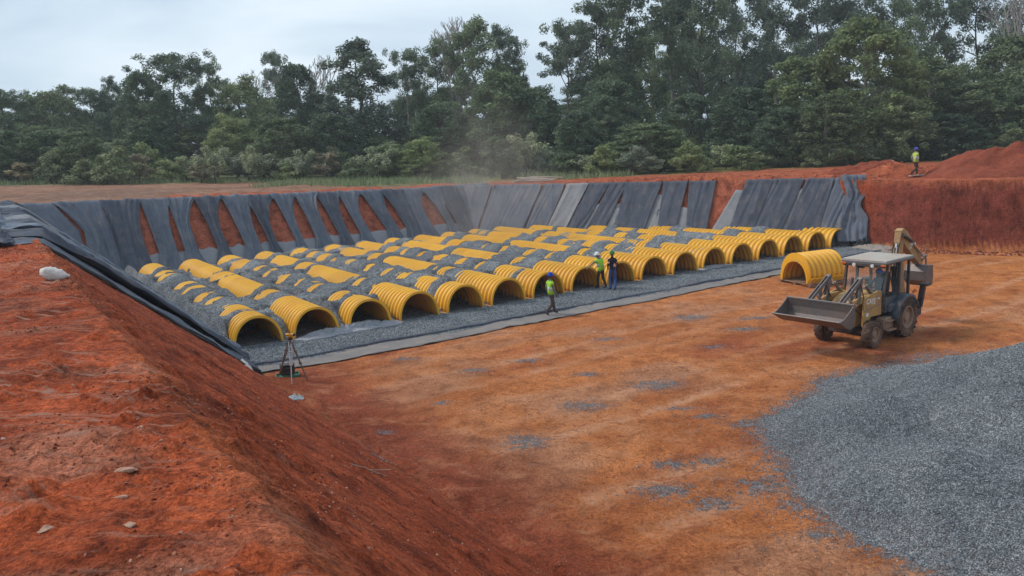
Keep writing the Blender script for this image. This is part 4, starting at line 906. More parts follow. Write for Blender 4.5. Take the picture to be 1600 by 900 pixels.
proto_tree('euc4', 4, 24, 6.2, 16, 0.22, 0.6, 'dark', 'dark', 180, 1.4, 110, 0.21, 'open', 0.75)
proto_tree('pyr', 5, 22, 5.0, 18, 0.16, 0.35, 'euc', 'dark', 190, 1.2, 100, 0.21, 'cone', 0.8)
proto_tree('dense1', 6, 15, 5.6, 14, 0.16, 0.6, 'green', 'pale', 220, 1.1, 88, 0.23, 'dome', 0.75)
proto_tree('dense2', 7, 15, 5.4, 14, 0.14, 0.55, 'dark', 'dark', 210, 1.15, 84, 0.23, 'dome', 0.75)
proto_tree('dense3', 8, 14, 6.0, 14, 0.12, 0.55, 'olive', 'dark', 210, 1.15, 84, 0.23, 'dome', 0.7)
proto_tree('dense4', 9, 16, 5.2, 15, 0.2, 0.65, 'green', 'pale', 200, 1.05, 86, 0.23, 'dome', 0.75, lean=0.04)
proto_tree('shrub1', 10, 4.6, 2.6, 9, 0.05, 0.7, 'olive', 'dark', 46, 0.75, 85, 0.19, 'dome', 0.85, trunk_r=0.09)
proto_tree('shrub2', 11, 4.2, 2.4, 9, 0.04, 0.9, 'grey', 'dark', 42, 0.65, 80, 0.17, 'dome', 0.95, trunk_r=0.08)
proto_tree('shrub3', 12, 5.5, 3.2, 10, 0.04, 0.7, 'green', 'dark', 60, 0.85, 90, 0.21, 'dome', 0.85, trunk_r=0.1)
proto_tree('sapling', 13, 4.0, 1.5, 8, 0.1, 1.1, 'brown', 'dark', 24, 0.5, 60, 0.16, 'dome', 1.1, trunk_r=0.06)
bare_tree('bare1', 21, 20, 0.8); bare_tree('bare2', 25, 20, 1.1)
GRND = lambda x, y: float(ground_h(*[np.array([q]) for q in to_ab(x, y)], False)[0])
def at_col(px, Y):                                          # ground position in the viewing direction px at depth Y
    x = (px - 800) / F_PX
    d = x * np.array(cr_) + np.array(cw_) + (450 - 270) / F_PX * np.array(cu_); return d[0] / d[1] * Y, Y
TN = [0]
def tree(key, px, top, width, Y, label, cat='tree', name='tree', group=None, dz=0.0):
    """a tree standing at depth Y; top and width say how tall and broad it stands there"""
    X, Y = at_col(px, Y); tm, cm, h0, s0 = PROTO[key]; z = GRND(X, Y) - 0.1 + dz
    hor = 450 - F_PX * math.tan(PITCH) - 0.0452 * (px - 800)
    dep = Y * math.cos(PITCH) * 1.0 + 0.0
    zt = CAM_H + (hor - top) / F_PX * (Y / math.cos(PITCH)) * 0.97
    H_ = max(1.5, zt - z); sx = width / F_PX * Y / (2.15 * s0) if width else H_ / h0
    TN[0] += 1; rr = random.Random(TN[0] * 77)
    t = empty(name, (X, Y, z), rr.uniform(0, 6.28), label, cat, group)
    t.scale = (sx, sx, H_ / h0)
    link('trunk', tm, t)
    if cm is not None: link('crown', cm, t)
    return t
# the trees that stand out against the sky or in front, left to right: kind, column, top, width, depth, label
MAIN = [
 ('euc4', 20, 140, 95, 112, 'dark gum tree at the left edge of the forest'), ('dense3', 98, 145, 115, 116, 'broad olive domed tree near the left end of the skyline'),
 ('euc4', 158, 140, 95, 120, 'dark gum tree behind and right of the olive dome'), ('euc1', 190, 122, 46, 122, 'small crowned gum showing just above the left skyline'),
 ('dense2', 232, 118, 95, 108, 'dark dense tree left of the tallest left-hand tree'), ('euc4', 287, 86, 130, 104, 'tallest dark dense tree in the left half, ragged pointed top'),
 ('euc3', 340, 98, 75, 112, 'gum with a flat side crown right of the dark tall tree'), ('dense3', 385, 132, 130, 110, 'olive green round tree below the pale bare trees'),
 ('bare2', 398, 90, 70, 122, 'pale thin leafless tree above the olive tree'), ('euc2', 445, 78, 48, 124, 'thin sparse gum between the two pale bare trees'), ('bare1', 497, 64, 85, 122, 'wide pale leafless tree with fine spreading twigs'),
 ('dense2', 476, 106, 96, 106, 'dark domed tree under the wide leafless tree'), ('pyr', 572, 64, 165, 104, 'tall pyramid shaped gum standing alone left of centre'),
 ('euc2', 640, 72, 62, 112, 'slender open gum right of the pyramid tree'), ('euc3', 690, 66, 90, 116, 'open gum beside the tall dead tree'), ('bare1', 722, -6, 90, 112, 'tall dead tree with bare upright twigs poking above the crowns'),
 ('euc1', 745, 34, 120, 108, 'big gum with tiered crown around the tall dead tree'), ('euc1', 798, 44, 80, 112, 'gum with rounded top clumps right of the dead tree'), ('dense2', 790, 118, 150, 98, 'dark broad crowned tree behind the dust plume'),
 ('dense2', 840, 140, 110, 96, 'dark conical tree right of the dust plume'), ('euc2', 888, 32, 90, 112, 'open branched gum at the left side of the tall grove'), ('euc3', 940, 4, 120, 106, 'big dense gum, first of the tall grove right of centre'),
 ('euc4', 985, -20, 150, 104, 'largest dark gum of the tall grove right of centre'), ('euc2', 1045, -35, 110, 110, 'tall gum with see-through crown right of the largest gum'), ('euc3', 1095, -40, 120, 106, 'tall gum with dark middle crown above the shrub row'),
 ('euc3', 1150, -25, 100, 110, 'tall gum with heavy hanging clumps, left of the bright gap'), ('euc2', 1215, -30, 90, 114, 'thin tall gum by the bright sky gap'), ('euc1', 1275, -30, 120, 112, 'wide tall gum behind the bright green trees'),
 ('euc2', 1330, -35, 110, 116, 'sparse tall gum directly above the bright green tree'), ('euc3', 1390, -45, 110, 112, 'tall gum with drooping dark crown right of the bright tree'), ('euc1', 1450, -45, 110, 114, 'tall gum with pale trunk over the right-hand trees'),
 ('euc3', 1515, -40, 110, 110, 'tall dark gum third from the right edge'), ('bare2', 1578, -90, 60, 100, 'dark bare leaning trunk at the upper right edge'), ('euc1', 1600, -50, 130, 114, 'tall gum at the right edge of the skyline'),
 ('dense1', 1345, 40, 190, 84, 'tallest bright green leafy tree, pale trunks showing, right half'), ('dense4', 1250, 92, 150, 88, 'bright green leafy tree left of the tallest leafy one'), ('dense2', 1165, 140, 130, 88, 'dark leafy tree between the shrub row and bright trees'),
 ('dense1', 1445, 96, 150, 88, 'leafy tree right of the tallest bright green one'), ('dense4', 1520, 130, 140, 84, 'green leafy tree above the big red heap'), ('dense1', 1580, 62, 160, 90, 'large green leafy tree at the right edge above the heap'),
 ('dense3', 1400, 150, 120, 80, 'olive leafy tree behind the walking man'), ('dense2', 1605, 130, 120, 80, 'dark leafy tree low at the right edge'), ('dense2', 1480, 180, 120, 80, 'dark low leafy tree behind the red heap'),
 ('dense1', 1290, 150, 130, 78, 'green spreading tree with slim trunks behind the low red heap'), ('dense2', 1225, 170, 110, 80, 'dark low tree beside the slim trunked green one'),
 ('dense1', 445, 186, 110, 94, 'light green bushy tree in front of the dark forest, left of centre'), ('dense2', 80, 205, 130, 96, 'low dark spreading tree at far left above the brown field'), ('dense1', 130, 207, 90, 92, 'low green tree before the left forest edge'),
 ('dense2', 10, 205, 100, 94, 'dark low tree at the left picture edge'), ('dense2', 240, 190, 120, 100, 'dark mid height tree under the tallest left tree'), ('dense3', 370, 185, 100, 98, 'brownish olive tree between dark trees, left of centre'),
 ('dense2', 520, 180, 100, 98, 'dark low tree left of the pyramid tree'), ('dense3', 610, 225, 90, 92, 'olive low tree below the pyramid tree'), ('dense2', 690, 165, 110, 98, 'dark mid height tree left of the dust plume'), ('dense3', 660, 218, 90, 90, 'low olive tree left of the dust plume base'),
 ('dense1', 1015, 196, 150, 82, 'round dark green shrubby tree below the tall grove'), ('dense3', 915, 190, 110, 90, 'olive green low tree left of the round shrubby tree'), ('dense2', 960, 130, 120, 96, 'dark mid height tree under the tall grove'), ('dense2', 1080, 150, 130, 94, 'dark mid height tree right of the round shrubby tree')]
for k in MAIN: tree(k[0], k[1], k[2], k[3], k[4], k[5], name='bare_tree' if k[0].startswith('bare') else 'gum_tree' if k[0][:3] in ('euc', 'pyr') else 'leafy_tree')
MARKS = [(125, 'back bank left corner')] + [(q, f'{ORD[k]} back bank sheet') for k, q in enumerate((165, 205, 240, 283, 324, 368, 408, 443, 476, 511, 545, 580, 629, 640, 676, 718, 760)) if k > 1] + [(q, f'{ORD[k]} right bank sheet') for k, q in enumerate((790, 815, 845, 893, 935, 965, 1006, 1056, 1098)) ] + [(1140, 'bare red gap'), (1188, 'tenth right bank sheet'), (1235, 'eleventh right bank sheet'), (1283, 'twelfth right bank sheet'), (1335, 'low rounded red heap'), (1430, 'walking man'), (1500, 'left end of the red heap'), (1570, 'top of the red heap'), (1640, 'right end of the red heap')]
MARKS = [(q, t.replace('ninth sheet', 'tenth sheet') if False else t) for q, t in MARKS]
EXTRA = []
def spot(px):
    if px < -75: return 'left of the brown field'
    if px < 20: return 'at the far left edge'
    if px < 90: return 'at the left by the brown field'
    return 'above the ' + min(MARKS, key=lambda m_: abs(m_[0] - px))[1]
rt = random.Random(17)
for j in range(46):                                         # the forest behind them
    px = -160 + j * 43 + rt.uniform(-14, 14); key = rt.choice(['euc4', 'euc3', 'dense2', 'dense2', 'dense3'])
    left = px < 620
    top = rt.uniform(150, 190) if left else rt.uniform(95, 165) if px < 900 else rt.uniform(50, 150)
    EXTRA.append((px, tree(key, px, top, rt.uniform(85, 125), rt.uniform(122, 136), {'euc4': 'dark gum', 'euc3': 'dark open gum', 'dense2': 'dark dense tree', 'dense3': 'olive tree'}[key] + ' deep in the forest ' + spot(px), name='forest_tree', group='trees of the closed forest')))
for j in range(34):
    px = -140 + j * 55 + rt.uniform(-18, 18); left = px < 900
    key = rt.choice(['dense2', 'dense2', 'dense3', 'dense1']); EXTRA.append((px, tree(key, px, rt.uniform(190, 225) if left else rt.uniform(150, 200), rt.uniform(75, 120), rt.uniform(98, 112) if left else rt.uniform(86, 98), {'dense2': 'low dark', 'dense3': 'low olive', 'dense1': 'low green'}[key] + ' tree on the forest edge ' + spot(px), name='understorey_tree', group='low trees of the forest edge')))
for j in range(64):                                         # scrub along the edge of the field
    px = -60 + j * 27 + rt.uniform(-10, 10)
    Y = rt.uniform(86, 96) if px < 760 else rt.uniform(76, 84)
    if px < 760: key = rt.choice(['shrub1', 'shrub2', 'shrub1', 'sapling', 'shrub2', 'shrub1']); top = rt.uniform(234, 262)
    else: key = rt.choice(['shrub3', 'shrub1', 'shrub2', 'shrub3']); top = rt.uniform(215, 250) - max(0, px - 1200) * 0.03
    EXTRA.append((px, tree(key, px, top, rt.uniform(44, 78), Y, {'shrub1': 'olive green bush, ', 'shrub2': 'grey green wispy bush, ', 'shrub3': 'green rounded bush, ', 'sapling': 'thin brownish sapling, '}[key] + spot(px), 'bush', 'shrub', 'bushes along the field edge')))
byl = {}
for px, o in EXTRA: byl.setdefault(o['label'], []).append((px, o))
for lb, l in byl.items():                                   # neighbours that would read alike get their side
    l.sort(key=lambda q: q[0]); nm = {2: ('left-hand', 'right-hand'), 3: ('left-hand', 'middle', 'right-hand')}.get(len(l))
    if nm:
        for w_, (px, o) in zip(nm, l): o['label'] = f'{w_} {lb}'
# rough grass in front of the scrub: one uncountable growth
n_ = 26000; gX = RN.uniform(-75, 12, n_); gY = RN.uniform(74, 93, n_); kp = (fbm(gX * 0.2, gY * 0.2, 141, 3) > -0.25) & ((gX > -24) | (gY > 88)); gX, gY = gX[kp], gY[kp]
a_, b_ = to_ab(gX, gY); gZ = ground_h(a_, b_, False); n_ = len(gX); hgt = RN.uniform(0.25, 0.8, n_); az = RN.uniform(0, 6.28, n_); w_ = RN.uniform(0.03, 0.07, n_)
dx, dy = np.cos(az) * w_, np.sin(az) * w_; lx, ly = RN.normal(0, 0.18, n_), RN.normal(0, 0.18, n_)
v = np.stack([np.stack([gX - dx, gY - dy, gZ - 0.05], -1), np.stack([gX + dx, gY + dy, gZ - 0.05], -1), np.stack([gX + lx, gY + ly, gZ + hgt], -1)], 1).reshape(-1, 3)
me = mesh_np('rough_grass', v, np.arange(n_ * 3).reshape(-1, 3), [LEAF['olive']], smooth=False)
at = me.attributes.new('leaf', 'FLOAT', 'POINT'); at.data.foreach_set('value', np.repeat(RN.random(n_), 3).astype(np.float32)); tag(link('rough_grass', me), kind='stuff')
# ------------------------------------------------------------------ the backhoe loader (x forward, y to its left, z up)
MT['mach'] = worn('faded_yellow_paint', (0.47, 0.28, 0.08), (0.30, 0.16, 0.10), 0.85, 0.55, 0.35, 2.5)
MT['boom'] = worn('boom_yellow_paint', (0.42, 0.26, 0.11), (0.25, 0.13, 0.08), 0.85, 0.6, 0.3, 2.0)
MT['frame'] = worn('dark_frame_paint', (0.03, 0.034, 0.042), (0.20, 0.11, 0.075), 0.5, 0.6, 0.35, 3.0)
MT['fender'] = worn('blue_grey_plastic', (0.055, 0.07, 0.092), (0.22, 0.15, 0.115), 0.45, 0.55, 0.35, 2.0)
MT['bucket'] = worn('scoured_steel', (0.125, 0.12, 0.12), (0.24, 0.15, 0.115), 0.7, 0.5, 0.5, 2.0, 0.25)
MT['tyre'] = worn('dusty_rubber', (0.035, 0.032, 0.03), (0.25, 0.14, 0.10), 0.85, 0.9, 0.2, 2.6)
MT['rim'] = worn('dusty_rim', (0.30, 0.20, 0.14), (0.28, 0.16, 0.11), 0.7, 0.7, 0.3, 4.0)
MT['roof'] = worn('roof_white', (0.42, 0.39, 0.35), (0.36, 0.25, 0.18), 0.55, 0.6, 0.3, 1.6)
MT['steel'] = worn('grey_steel', (0.16, 0.16, 0.17), (0.24, 0.15, 0.11), 0.55, 0.5, 0.45, 4.0, 0.3)
MT['chrome'] = worn('ram_chrome', (0.75, 0.75, 0.76), (0.5, 0.45, 0.4), 0.3, 0.18, 0.5, 5.0, 0.9, 0.0)
MT['hose'] = worn('black_hose', (0.018, 0.018, 0.02), (0.12, 0.08, 0.06), 0.4, 0.6, 0.3, 6.0)
MT['amber'] = worn('amber_lens', (0.65, 0.13, 0.02), (0.3, 0.12, 0.06), 0.2, 0.3, 0.5, 6.0)
MT['lamp'] = worn('lamp_lens', (0.7, 0.7, 0.68), (0.4, 0.32, 0.26), 0.3, 0.15, 0.5, 6.0)
MT['white'] = worn('white_decal', (0.75, 0.74, 0.72), (0.45, 0.33, 0.25), 0.35, 0.5, 0.3, 8.0, bump=0)
MT['seat'] = worn('black_vinyl', (0.03, 0.03, 0.033), (0.15, 0.1, 0.08), 0.3, 0.6, 0.3, 6.0)
MT['glass'] = m_glass()
HEAD = math.radians(218)
BH = empty('backhoe_loader', (12.95, 27.2, 0.0), HEAD, 'dusty yellow backhoe loader with its front bucket raised on the orange floor', 'backhoe loader')
BH.location.z = GRND(12.4, 26.2) + 0.0
def wheel(name, x, y, rr, wd, lug):
    w = empty(name); w.parent = BH; w.location = (x, y, rr)
    so_ = 1 if y > 0 else -1; h = wd / 2; ri_ = rr * 0.56
    m = MB(); m.lathe([(ri_, -h * 0.85), (rr * 0.80, -h), (rr * 0.93, -h * 0.92), (rr * 0.965, -h * 0.6), (rr * 0.975, 0), (rr * 0.965, h * 0.6), (rr * 0.93, h * 0.92), (rr * 0.80, h), (ri_, h * 0.85), (ri_ * 0.97, 0), (ri_, -h * 0.85)], n=36)
    for k in range(lug):                                    # tread bars, alternately left and right
        a = 2 * PI * k / lug; sgn = 1 if k % 2 else -1
        for t in range(3):
            f0, f1 = t / 3, (t + 1) / 3
            p = [Vector((math.cos(a + 0.28 * f) * rr * (0.985 - 0.03 * f ** 3), sgn * h * (0.02 + 0.95 * f), math.sin(a + 0.28 * f) * rr * (0.985 - 0.03 * f ** 3))) for f in (f0, f1)]
            m.bar(p[0], p[1], rr * 0.10, rr * 0.06, up=p[0])
    ty = m.build('tyre', MT['tyre'], w, True)
    m = MB(); e = so_ * h
    m.lathe([(ri_ * 1.02, e * 0.82), (ri_ * 0.98, e * 0.9), (ri_ * 0.88, e * 0.86), (ri_ * 0.82, e * 0.45), (ri_ * 0.55, e * 0.32), (ri_ * 0.45, e * 0.5), (ri_ * 0.40, e * 0.72), (ri_ * 0.28, e * 0.76), (0.001, e * 0.78)], n=28)
    m.lathe([(ri_ * 1.0, -e * 0.8), (ri_ * 0.8, -e * 0.3), (0.001, -e * 0.3)], n=20)
    rm = m.build('rim', MT['rim'], w, True)
    m = MB()
    for k in range(8):
        a = 2 * PI * k / 8; m.tube([(math.cos(a) * ri_ * 0.62, e * 0.3, math.sin(a) * ri_ * 0.62), (math.cos(a) * ri_ * 0.62, e * 0.42, math.sin(a) * ri_ * 0.62)], ri_ * 0.05, 6)
    m.build('wheel_nuts', MT['steel'], w, True)
for y in (0.80, -0.80): wheel('rear_wheel', 0, y, 0.70, 0.46, 40)
for y in (0.84, -0.84): wheel('front_wheel', 2.15, y, 0.46, 0.30, 32)
# chassis, axle, tanks and steps
m = MB(); m.box((0.9, 0, 0.72), (3.4, 0.62, 0.32), bev=0.03); m.box((2.15, 0, 0.46), (0.24, 1.4, 0.2), bev=0.03); m.tube([(0, -0.7, 0.7), (0, 0.7, 0.7)], 0.16, 12); m.box((2.55, 0, 0.75), (0.5, 0.7, 0.5), bev=0.04)
m.build('chassis', MT['frame'], BH)
for s_ in (1, -1):
    m = MB(); m.box((0.98, s_ * 0.66, 0.62), (0.62, 0.34, 0.42), bev=0.05); m.build('side_tank', MT['rim'], BH)
    m = MB(); m.box((1.0, s_ * 0.90, 0.42), (0.5, 0.16, 0.04)); m.bar((0.78, s_ * 0.86, 0.42), (0.78, s_ * 0.8, 0.85), 0.04, 0.03); m.bar((1.22, s_ * 0.86, 0.42), (1.22, s_ * 0.8, 0.85), 0.04, 0.03); m.box((1.0, s_ * 0.86, 0.72), (0.5, 0.14, 0.03))
    m.build('step', MT['rim'], BH)
# bonnet with its side panels and grille
def hood_prof(w0): return None
m = MB()
sec = [(1.25, 0.44, 0.88, 1.74), (1.7, 0.43, 0.84, 1.73), (2.2, 0.41, 0.72, 1.69), (2.5, 0.39, 0.66, 1.60), (2.62, 0.35, 0.70, 1.48)]
vs = []; 
for (x, w_, zb, zt) in sec: vs += [(x, -w_, zb), (x, -w_, zt - 0.10), (x, -w_ + 0.10, zt), (x, w_ - 0.10, zt), (x, w_, zt - 0.10), (x, w_, zb)]
fs = [(i * 6 + k, i * 6 + (k + 1) % 6, (i + 1) * 6 + (k + 1) % 6, (i + 1) * 6 + k) for i in range(4) for k in range(6)] + [(5, 4, 3, 2, 1, 0), tuple(24 + k for k in range(6))]
m.add(vs, fs); hood = m.build('hood', MT['mach'], BH)
m = MB()
for k in range(6): m.box((2.625, 0, 0.82 + 0.08 * k), (0.03, 0.56, 0.035))
m.build('grille', MT['frame'], hood)
for s_ in (1, -1): MB().box((2.61, s_ * 0.25, 1.42), (0.05, 0.16, 0.09), bev=0.015).build('headlamp', MT['lamp'], hood)
MB().tube([(1.55, -0.22, 1.5), (1.55, -0.22, 2.05), (1.50, -0.22, 2.15)], 0.05, 10).build('exhaust_pipe', MT['frame'], BH, True)
def letters(txt, size, mat, parent, loc, rot, name='lettering', shear=0.0):
    cu = bpy.data.curves.new(name, 'FONT'); cu.body = txt; cu.size = size; cu.extrude = 0.004; cu.offset = size * 0.02; cu.shear = shear; cu.align_x = 'CENTER'; cu.align_y = 'CENTER'
    tmp = bpy.data.objects.new('tmp', cu); COL.objects.link(tmp); bpy.context.view_layer.update()
    me = bpy.data.meshes.new_from_object(tmp.evaluated_get(bpy.context.evaluated_depsgraph_get())); bpy.data.objects.remove(tmp); bpy.data.curves.remove(cu)
    me.materials.clear(); me.materials.append(mat); o = link(name, me, parent); o.location = loc; o.rotation_euler = rot; return o
letters('CASE', 0.25, MT['white'], BH, (1.98, 0.684, 1.50), (PI / 2, 0.09, PI), shear=0.1)
letters('580', 0.10, MT['white'], BH, (1.47, 0.684, 1.53), (PI / 2, 0.08, PI), shear=0.1)
letters('CASE', 0.25, MT['white'], BH, (1.98, -0.684, 1.50), (PI / 2, -0.09, 0), shear=0.1)
MB().box((2.2, 0.684, 1.08), (0.16, 0.02, 0.12)).build('warning_label', MT['white'], BH)
# cab: floor, corner posts, roof, glass, seat, wheel
CZ = 2.62
posts = {}
for s_ in (1, -1):
    for nm, pts in (('front_post', [(1.22, s_ * 0.62, 0.95), (1.20, s_ * 0.70, 1.5), (0.98, s_ * 0.72, CZ)]), ('middle_post', [(0.25, s_ * 0.74, 1.3), (0.22, s_ * 0.74, CZ)]), ('rear_post', [(-0.62, s_ * 0.66, 1.35), (-0.58, s_ * 0.68, CZ)])):
        m = MB()
        for p, q in zip(pts, pts[1:]): m.bar(p, q, 0.075, 0.085, up=(1, 0, 0))
        m.build(nm, MT['frame'], BH)
m = MB(); m.box((0.3, 0, 0.98), (1.85, 1.25, 0.10), bev=0.02); m.box((-0.55, 0, 1.2), (0.12, 1.2, 0.4)); m.build('cab_floor', MT['frame'], BH)
rf = empty('roof'); rf.parent = BH; rf.location = (0.25, 0, CZ)
m = MB(); m.box((0, 0, 0.05), (1.95, 1.62, 0.10), bev=0.03); m.build('roof_rim', MT['steel'], rf)
MB().box((0, 0, 0.115), (1.90, 1.56, 0.05), bev=0.02).build('roof_panel', MT['roof'], rf)
MB().box((0.93, 0, -0.04), (0.14, 1.5, 0.12), bev=0.02).build('lamp_bar', MT['frame'], rf)
for y in (0.70, -0.70): MB().box((1.005, y, -0.02), (0.03, 0.17, 0.07), bev=0.01).build('indicator', MT['amber'], rf)
for y in (0.32, -0.32): MB().tube([(0.97, y, -0.05), (1.03, y, -0.05)], 0.06, 12).build('work_lamp', MT['lamp'], rf, True)
def pane(name, q):
    m = MB(); a, b, c, d = [Vector(p) for p in q]; n = (b - a).cross(d - a).normalized() * 0.006
    m.add([a, b, c, d, a + n, b + n, c + n, d + n], [(0, 1, 2, 3), (7, 6, 5, 4), (0, 4, 5, 1), (1, 5, 6, 2), (2, 6, 7, 3), (3, 7, 4, 0)]); return m.build(name, MT['glass'], BH)
pane('windscreen', [(1.20, -0.60, 1.62), (1.20, 0.60, 1.62), (0.99, 0.66, CZ - 0.1), (0.99, -0.66, CZ - 0.1)])
pane('rear_window', [(-0.63, 0.6, 1.45), (-0.63, -0.6, 1.45), (-0.59, -0.62, CZ - 0.05), (-0.59, 0.62, CZ - 0.05)])
for s_ in (1, -1):
    MB().add and None
    m = MB(); m.bar((1.10, s_ * 0.70, 1.0), (0.32, s_ * 0.75, 1.02), 0.04, 0.05); m.bar((1.14, s_ * 0.70, 1.0), (1.18, s_ * 0.72, 1.55), 0.04, 0.05); m.box((0.72, s_ * 0.73, 1.25), (0.78, 0.025, 0.48), bev=0.01); m.build('lower_door', MT['fender'], BH)
m = MB(); m.box((0.12, 0, 1.42), (0.52, 0.5, 0.14), bev=0.04); m.box((0.12, 0, 1.2), (0.3, 0.3, 0.36)); m.box((-0.14, 0, 1.82), (0.14, 0.5, 0.72), rot=Matrix.Rotation(-0.12, 3, 'Y'), bev=0.05); m.build('seat', MT['seat'], BH)
m = MB(); m.bar((1.02, 0, 1.05), (0.80, 0, 1.72), 0.16, 0.14); m.box((1.05, 0, 1.35), (0.2, 0.7, 0.62), bev=0.04); m.build('dash_console', MT['fender'], BH)
m = MB(); c0 = Vector((0.74, 0, 1.80)); ax = Vector((-0.45, 0, 0.9)).normalized(); e1 = ax.orthogonal().normalized(); e2 = ax.cross(e1)
m.tube([c0 + (e1 * math.cos(t) + e2 * math.sin(t)) * 0.19 for t in np.linspace(0, 2 * PI, 21)], 0.017, 6, False)
for t in (0, 2.1, 4.2): m.tube([c0, c0 + (e1 * math.cos(t) + e2 * math.sin(t)) * 0.19], 0.012, 5)
m.tube([c0, (0.84, 0, 1.66)], 0.025, 6); m.build('steering_wheel', MT['seat'], BH, True)
MB().box((0.92, -0.25, CZ - 0.16), (0.04, 0.26, 0.12), bev=0.015).build('mirror', MT['frame'], BH)
# rear fenders
for s_ in (1, -1):
    m = MB(); pr = [(math.cos(t) * 0.82 + 0.0, math.sin(t) * 0.80 + 0.68) for t in np.linspace(-0.15 + 0.2, PI * 0.86, 15)]
    vs = []
    for k, (x, z) in enumerate(pr):
        zz = z + (0.03 if 3 < k < 12 else 0); vs += [(x, s_ * 0.50, zz), (x, s_ * 1.0, zz), (x * 1.0, s_ * 1.03, zz - 0.05), (x * 0.96, s_ * 1.03, zz - 0.14)]
    m.add(vs, [(i * 4 + k, i * 4 + k + 1, (i + 1) * 4 + k + 1, (i + 1) * 4 + k) for i in range(14) for k in range(3)])
    f = m.build('rear_fender', MT['fender'], BH, True); f.modifiers.new('thickness', 'SOLIDIFY').thickness = 0.025
    m = MB(); m.box((0.55, s_ * 0.66, 1.12), (0.9, 0.36, 0.26), bev=0.04); m.build('side_console', MT['fender'], BH)
    m = MB(); m.tube([(-0.55, s_ * 0.85, 1.45), (-0.62, s_ * 0.93, 1.55)], 0.05, 8); m.build('tail_lamp', MT['amber'], BH, True)
# loader: towers, arms, rams and bucket
for s_ in (1, -1):
    y = s_ * 0.55
    m = MB(); m.prism([(1.26, 0.95), (1.26, 1.76), (1.5, 1.80), (2.40, 1.66), (2.46, 0.74), (2.18, 0.72), (1.92, 0.98)], s_ * 0.655 - 0.025, s_ * 0.655 + 0.025); sp_ = m.build('side_panel', MT['mach'], BH)
    m = MB(); m.prism([(1.27, 1.32), (1.27, 1.36), (2.42, 1.26), (2.42, 1.21)], s_ * 0.685 - 0.008, s_ * 0.685 + 0.008); m.build('trim_strip', MT['rim'], sp_)
    m = MB(); arm = [(1.52, 1.58), (2.5, 1.60), (3.25, 1.42), (3.80, 1.14)]
    for p, q in zip(arm, arm[1:]): m.bar((p[0], y, p[1]), (q[0], y, q[1]), 0.10, 0.22, up=(0, 0, 1))
    for p in arm: m.tube([(p[0], y - 0.07, p[1]), (p[0], y + 0.07, p[1])], 0.12, 12)
    m.build('loader_arm', MT['mach'], BH)
    # upright bucket levers that stand above the arms
    m = MB(); 
    for o_ in (-0.055, 0.055):
        m.bar((2.62, y + o_, 1.50), (2.46, y + o_, 2.32), 0.03, 0.15, up=(1, 0, 0)); m.bar((2.46, y + o_, 2.30), (3.80, y + o_, 1.55), 0.03, 0.12)
    m.tube([(2.46, y - 0.08, 2.3), (2.46, y + 0.08, 2.3)], 0.07, 10); m.bar((3.1, y, 1.42), (2.9, y, 2.04), 0.05, 0.14, up=(1, 0, 0)); m.build('bucket_lever', MT['steel'], BH)
    m = MB(); m.tube([(1.62, y, 1.62), (2.1, y, 2.04)], 0.06, 10); m.build('tilt_ram_barrel', MT['steel'], BH, True)
    m = MB(); m.tube([(2.1, y, 2.04), (2.46, y, 2.3)], 0.032, 8); m.tube([(2.9, y + 0.1, 1.5), (3.3, y + 0.1, 1.75)], 0.035, 8); m.build('tilt_ram_rod', MT['chrome'], BH, True)
    m = MB(); m.tube([(1.6, y - s_ * 0.12, 0.9), (2.15, y - s_ * 0.12, 1.1)], 0.06, 10); m.build('lift_ram_barrel', MT['frame'], BH, True)
    m = MB(); m.tube([(2.15, y - s_ * 0.12, 1.1), (2.85, y - s_ * 0.12, 1.44)], 0.033, 8); m.build('lift_ram_rod', MT['chrome'], BH, True)
    m = MB(); m.tube([(2.45, y - s_ * 0.09, 1.6), (2.75, y - s_ * 0.1, 2.02), (3.2, y - s_ * 0.1, 1.6)], 0.018, 6); m.tube([(2.35, y + s_ * 0.09, 1.65), (2.6, y + s_ * 0.1, 2.15), (3.15, y + s_ * 0.1, 1.7)], 0.016, 6); m.build('hydraulic_hose', MT['hose'], BH, True)
bk = empty('front_bucket'); bk.parent = BH; bk.location = (3.90, 0, 1.02); bk.rotation_euler = (0, 0, 0)
bp = [(0.04, 0.72), (-0.03, 0.45), (-0.02, 0.22), (0.06, 0.04), (0.22, -0.03), (0.45, 0.06), (0.88, 0.30)]
hw = 1.16; m = MB(); vs = []
for (x, z) in bp: vs += [(x, -hw, z), (x, hw, z)]
m.add(vs, [(2 * i, 2 * i + 1, 2 * i + 3, 2 * i + 2) for i in range(len(bp) - 1)]); sh = m.build('bucket_shell', MT['bucket'], bk); sh.modifiers.new('thickness', 'SOLIDIFY').thickness = 0.03
for s_ in (1, -1): m = MB(); m.prism(bp + [(0.62, 0.36), (0.30, 0.54)], s_ * hw - 0.015, s_ * hw + 0.015); m.build('bucket_side', MT['bucket'], bk)
MB().box((0.86, 0, 0.293), (0.17, 2 * hw + 0.04, 0.028), rot=Matrix.Rotation(-0.50, 3, 'Y')).build('cutting_edge', MT['steel'], bk)
MB().box((0.03, 0, 0.72), (0.09, 2 * hw + 0.02, 0.06), bev=0.01).build('top_lip', MT['bucket'], bk)
m = MB(); 
for y in (-0.6, 0.6):
    for o_ in (-0.09, 0.09): m.prism([(-0.16, 0.05), (-0.08, 0.0), (-0.04, 0.1), (-0.05, 0.5), (-0.14, 0.56)], y + o_ - 0.012, y + o_ + 0.012)
m.build('hinge_plate', MT['bucket'], bk)
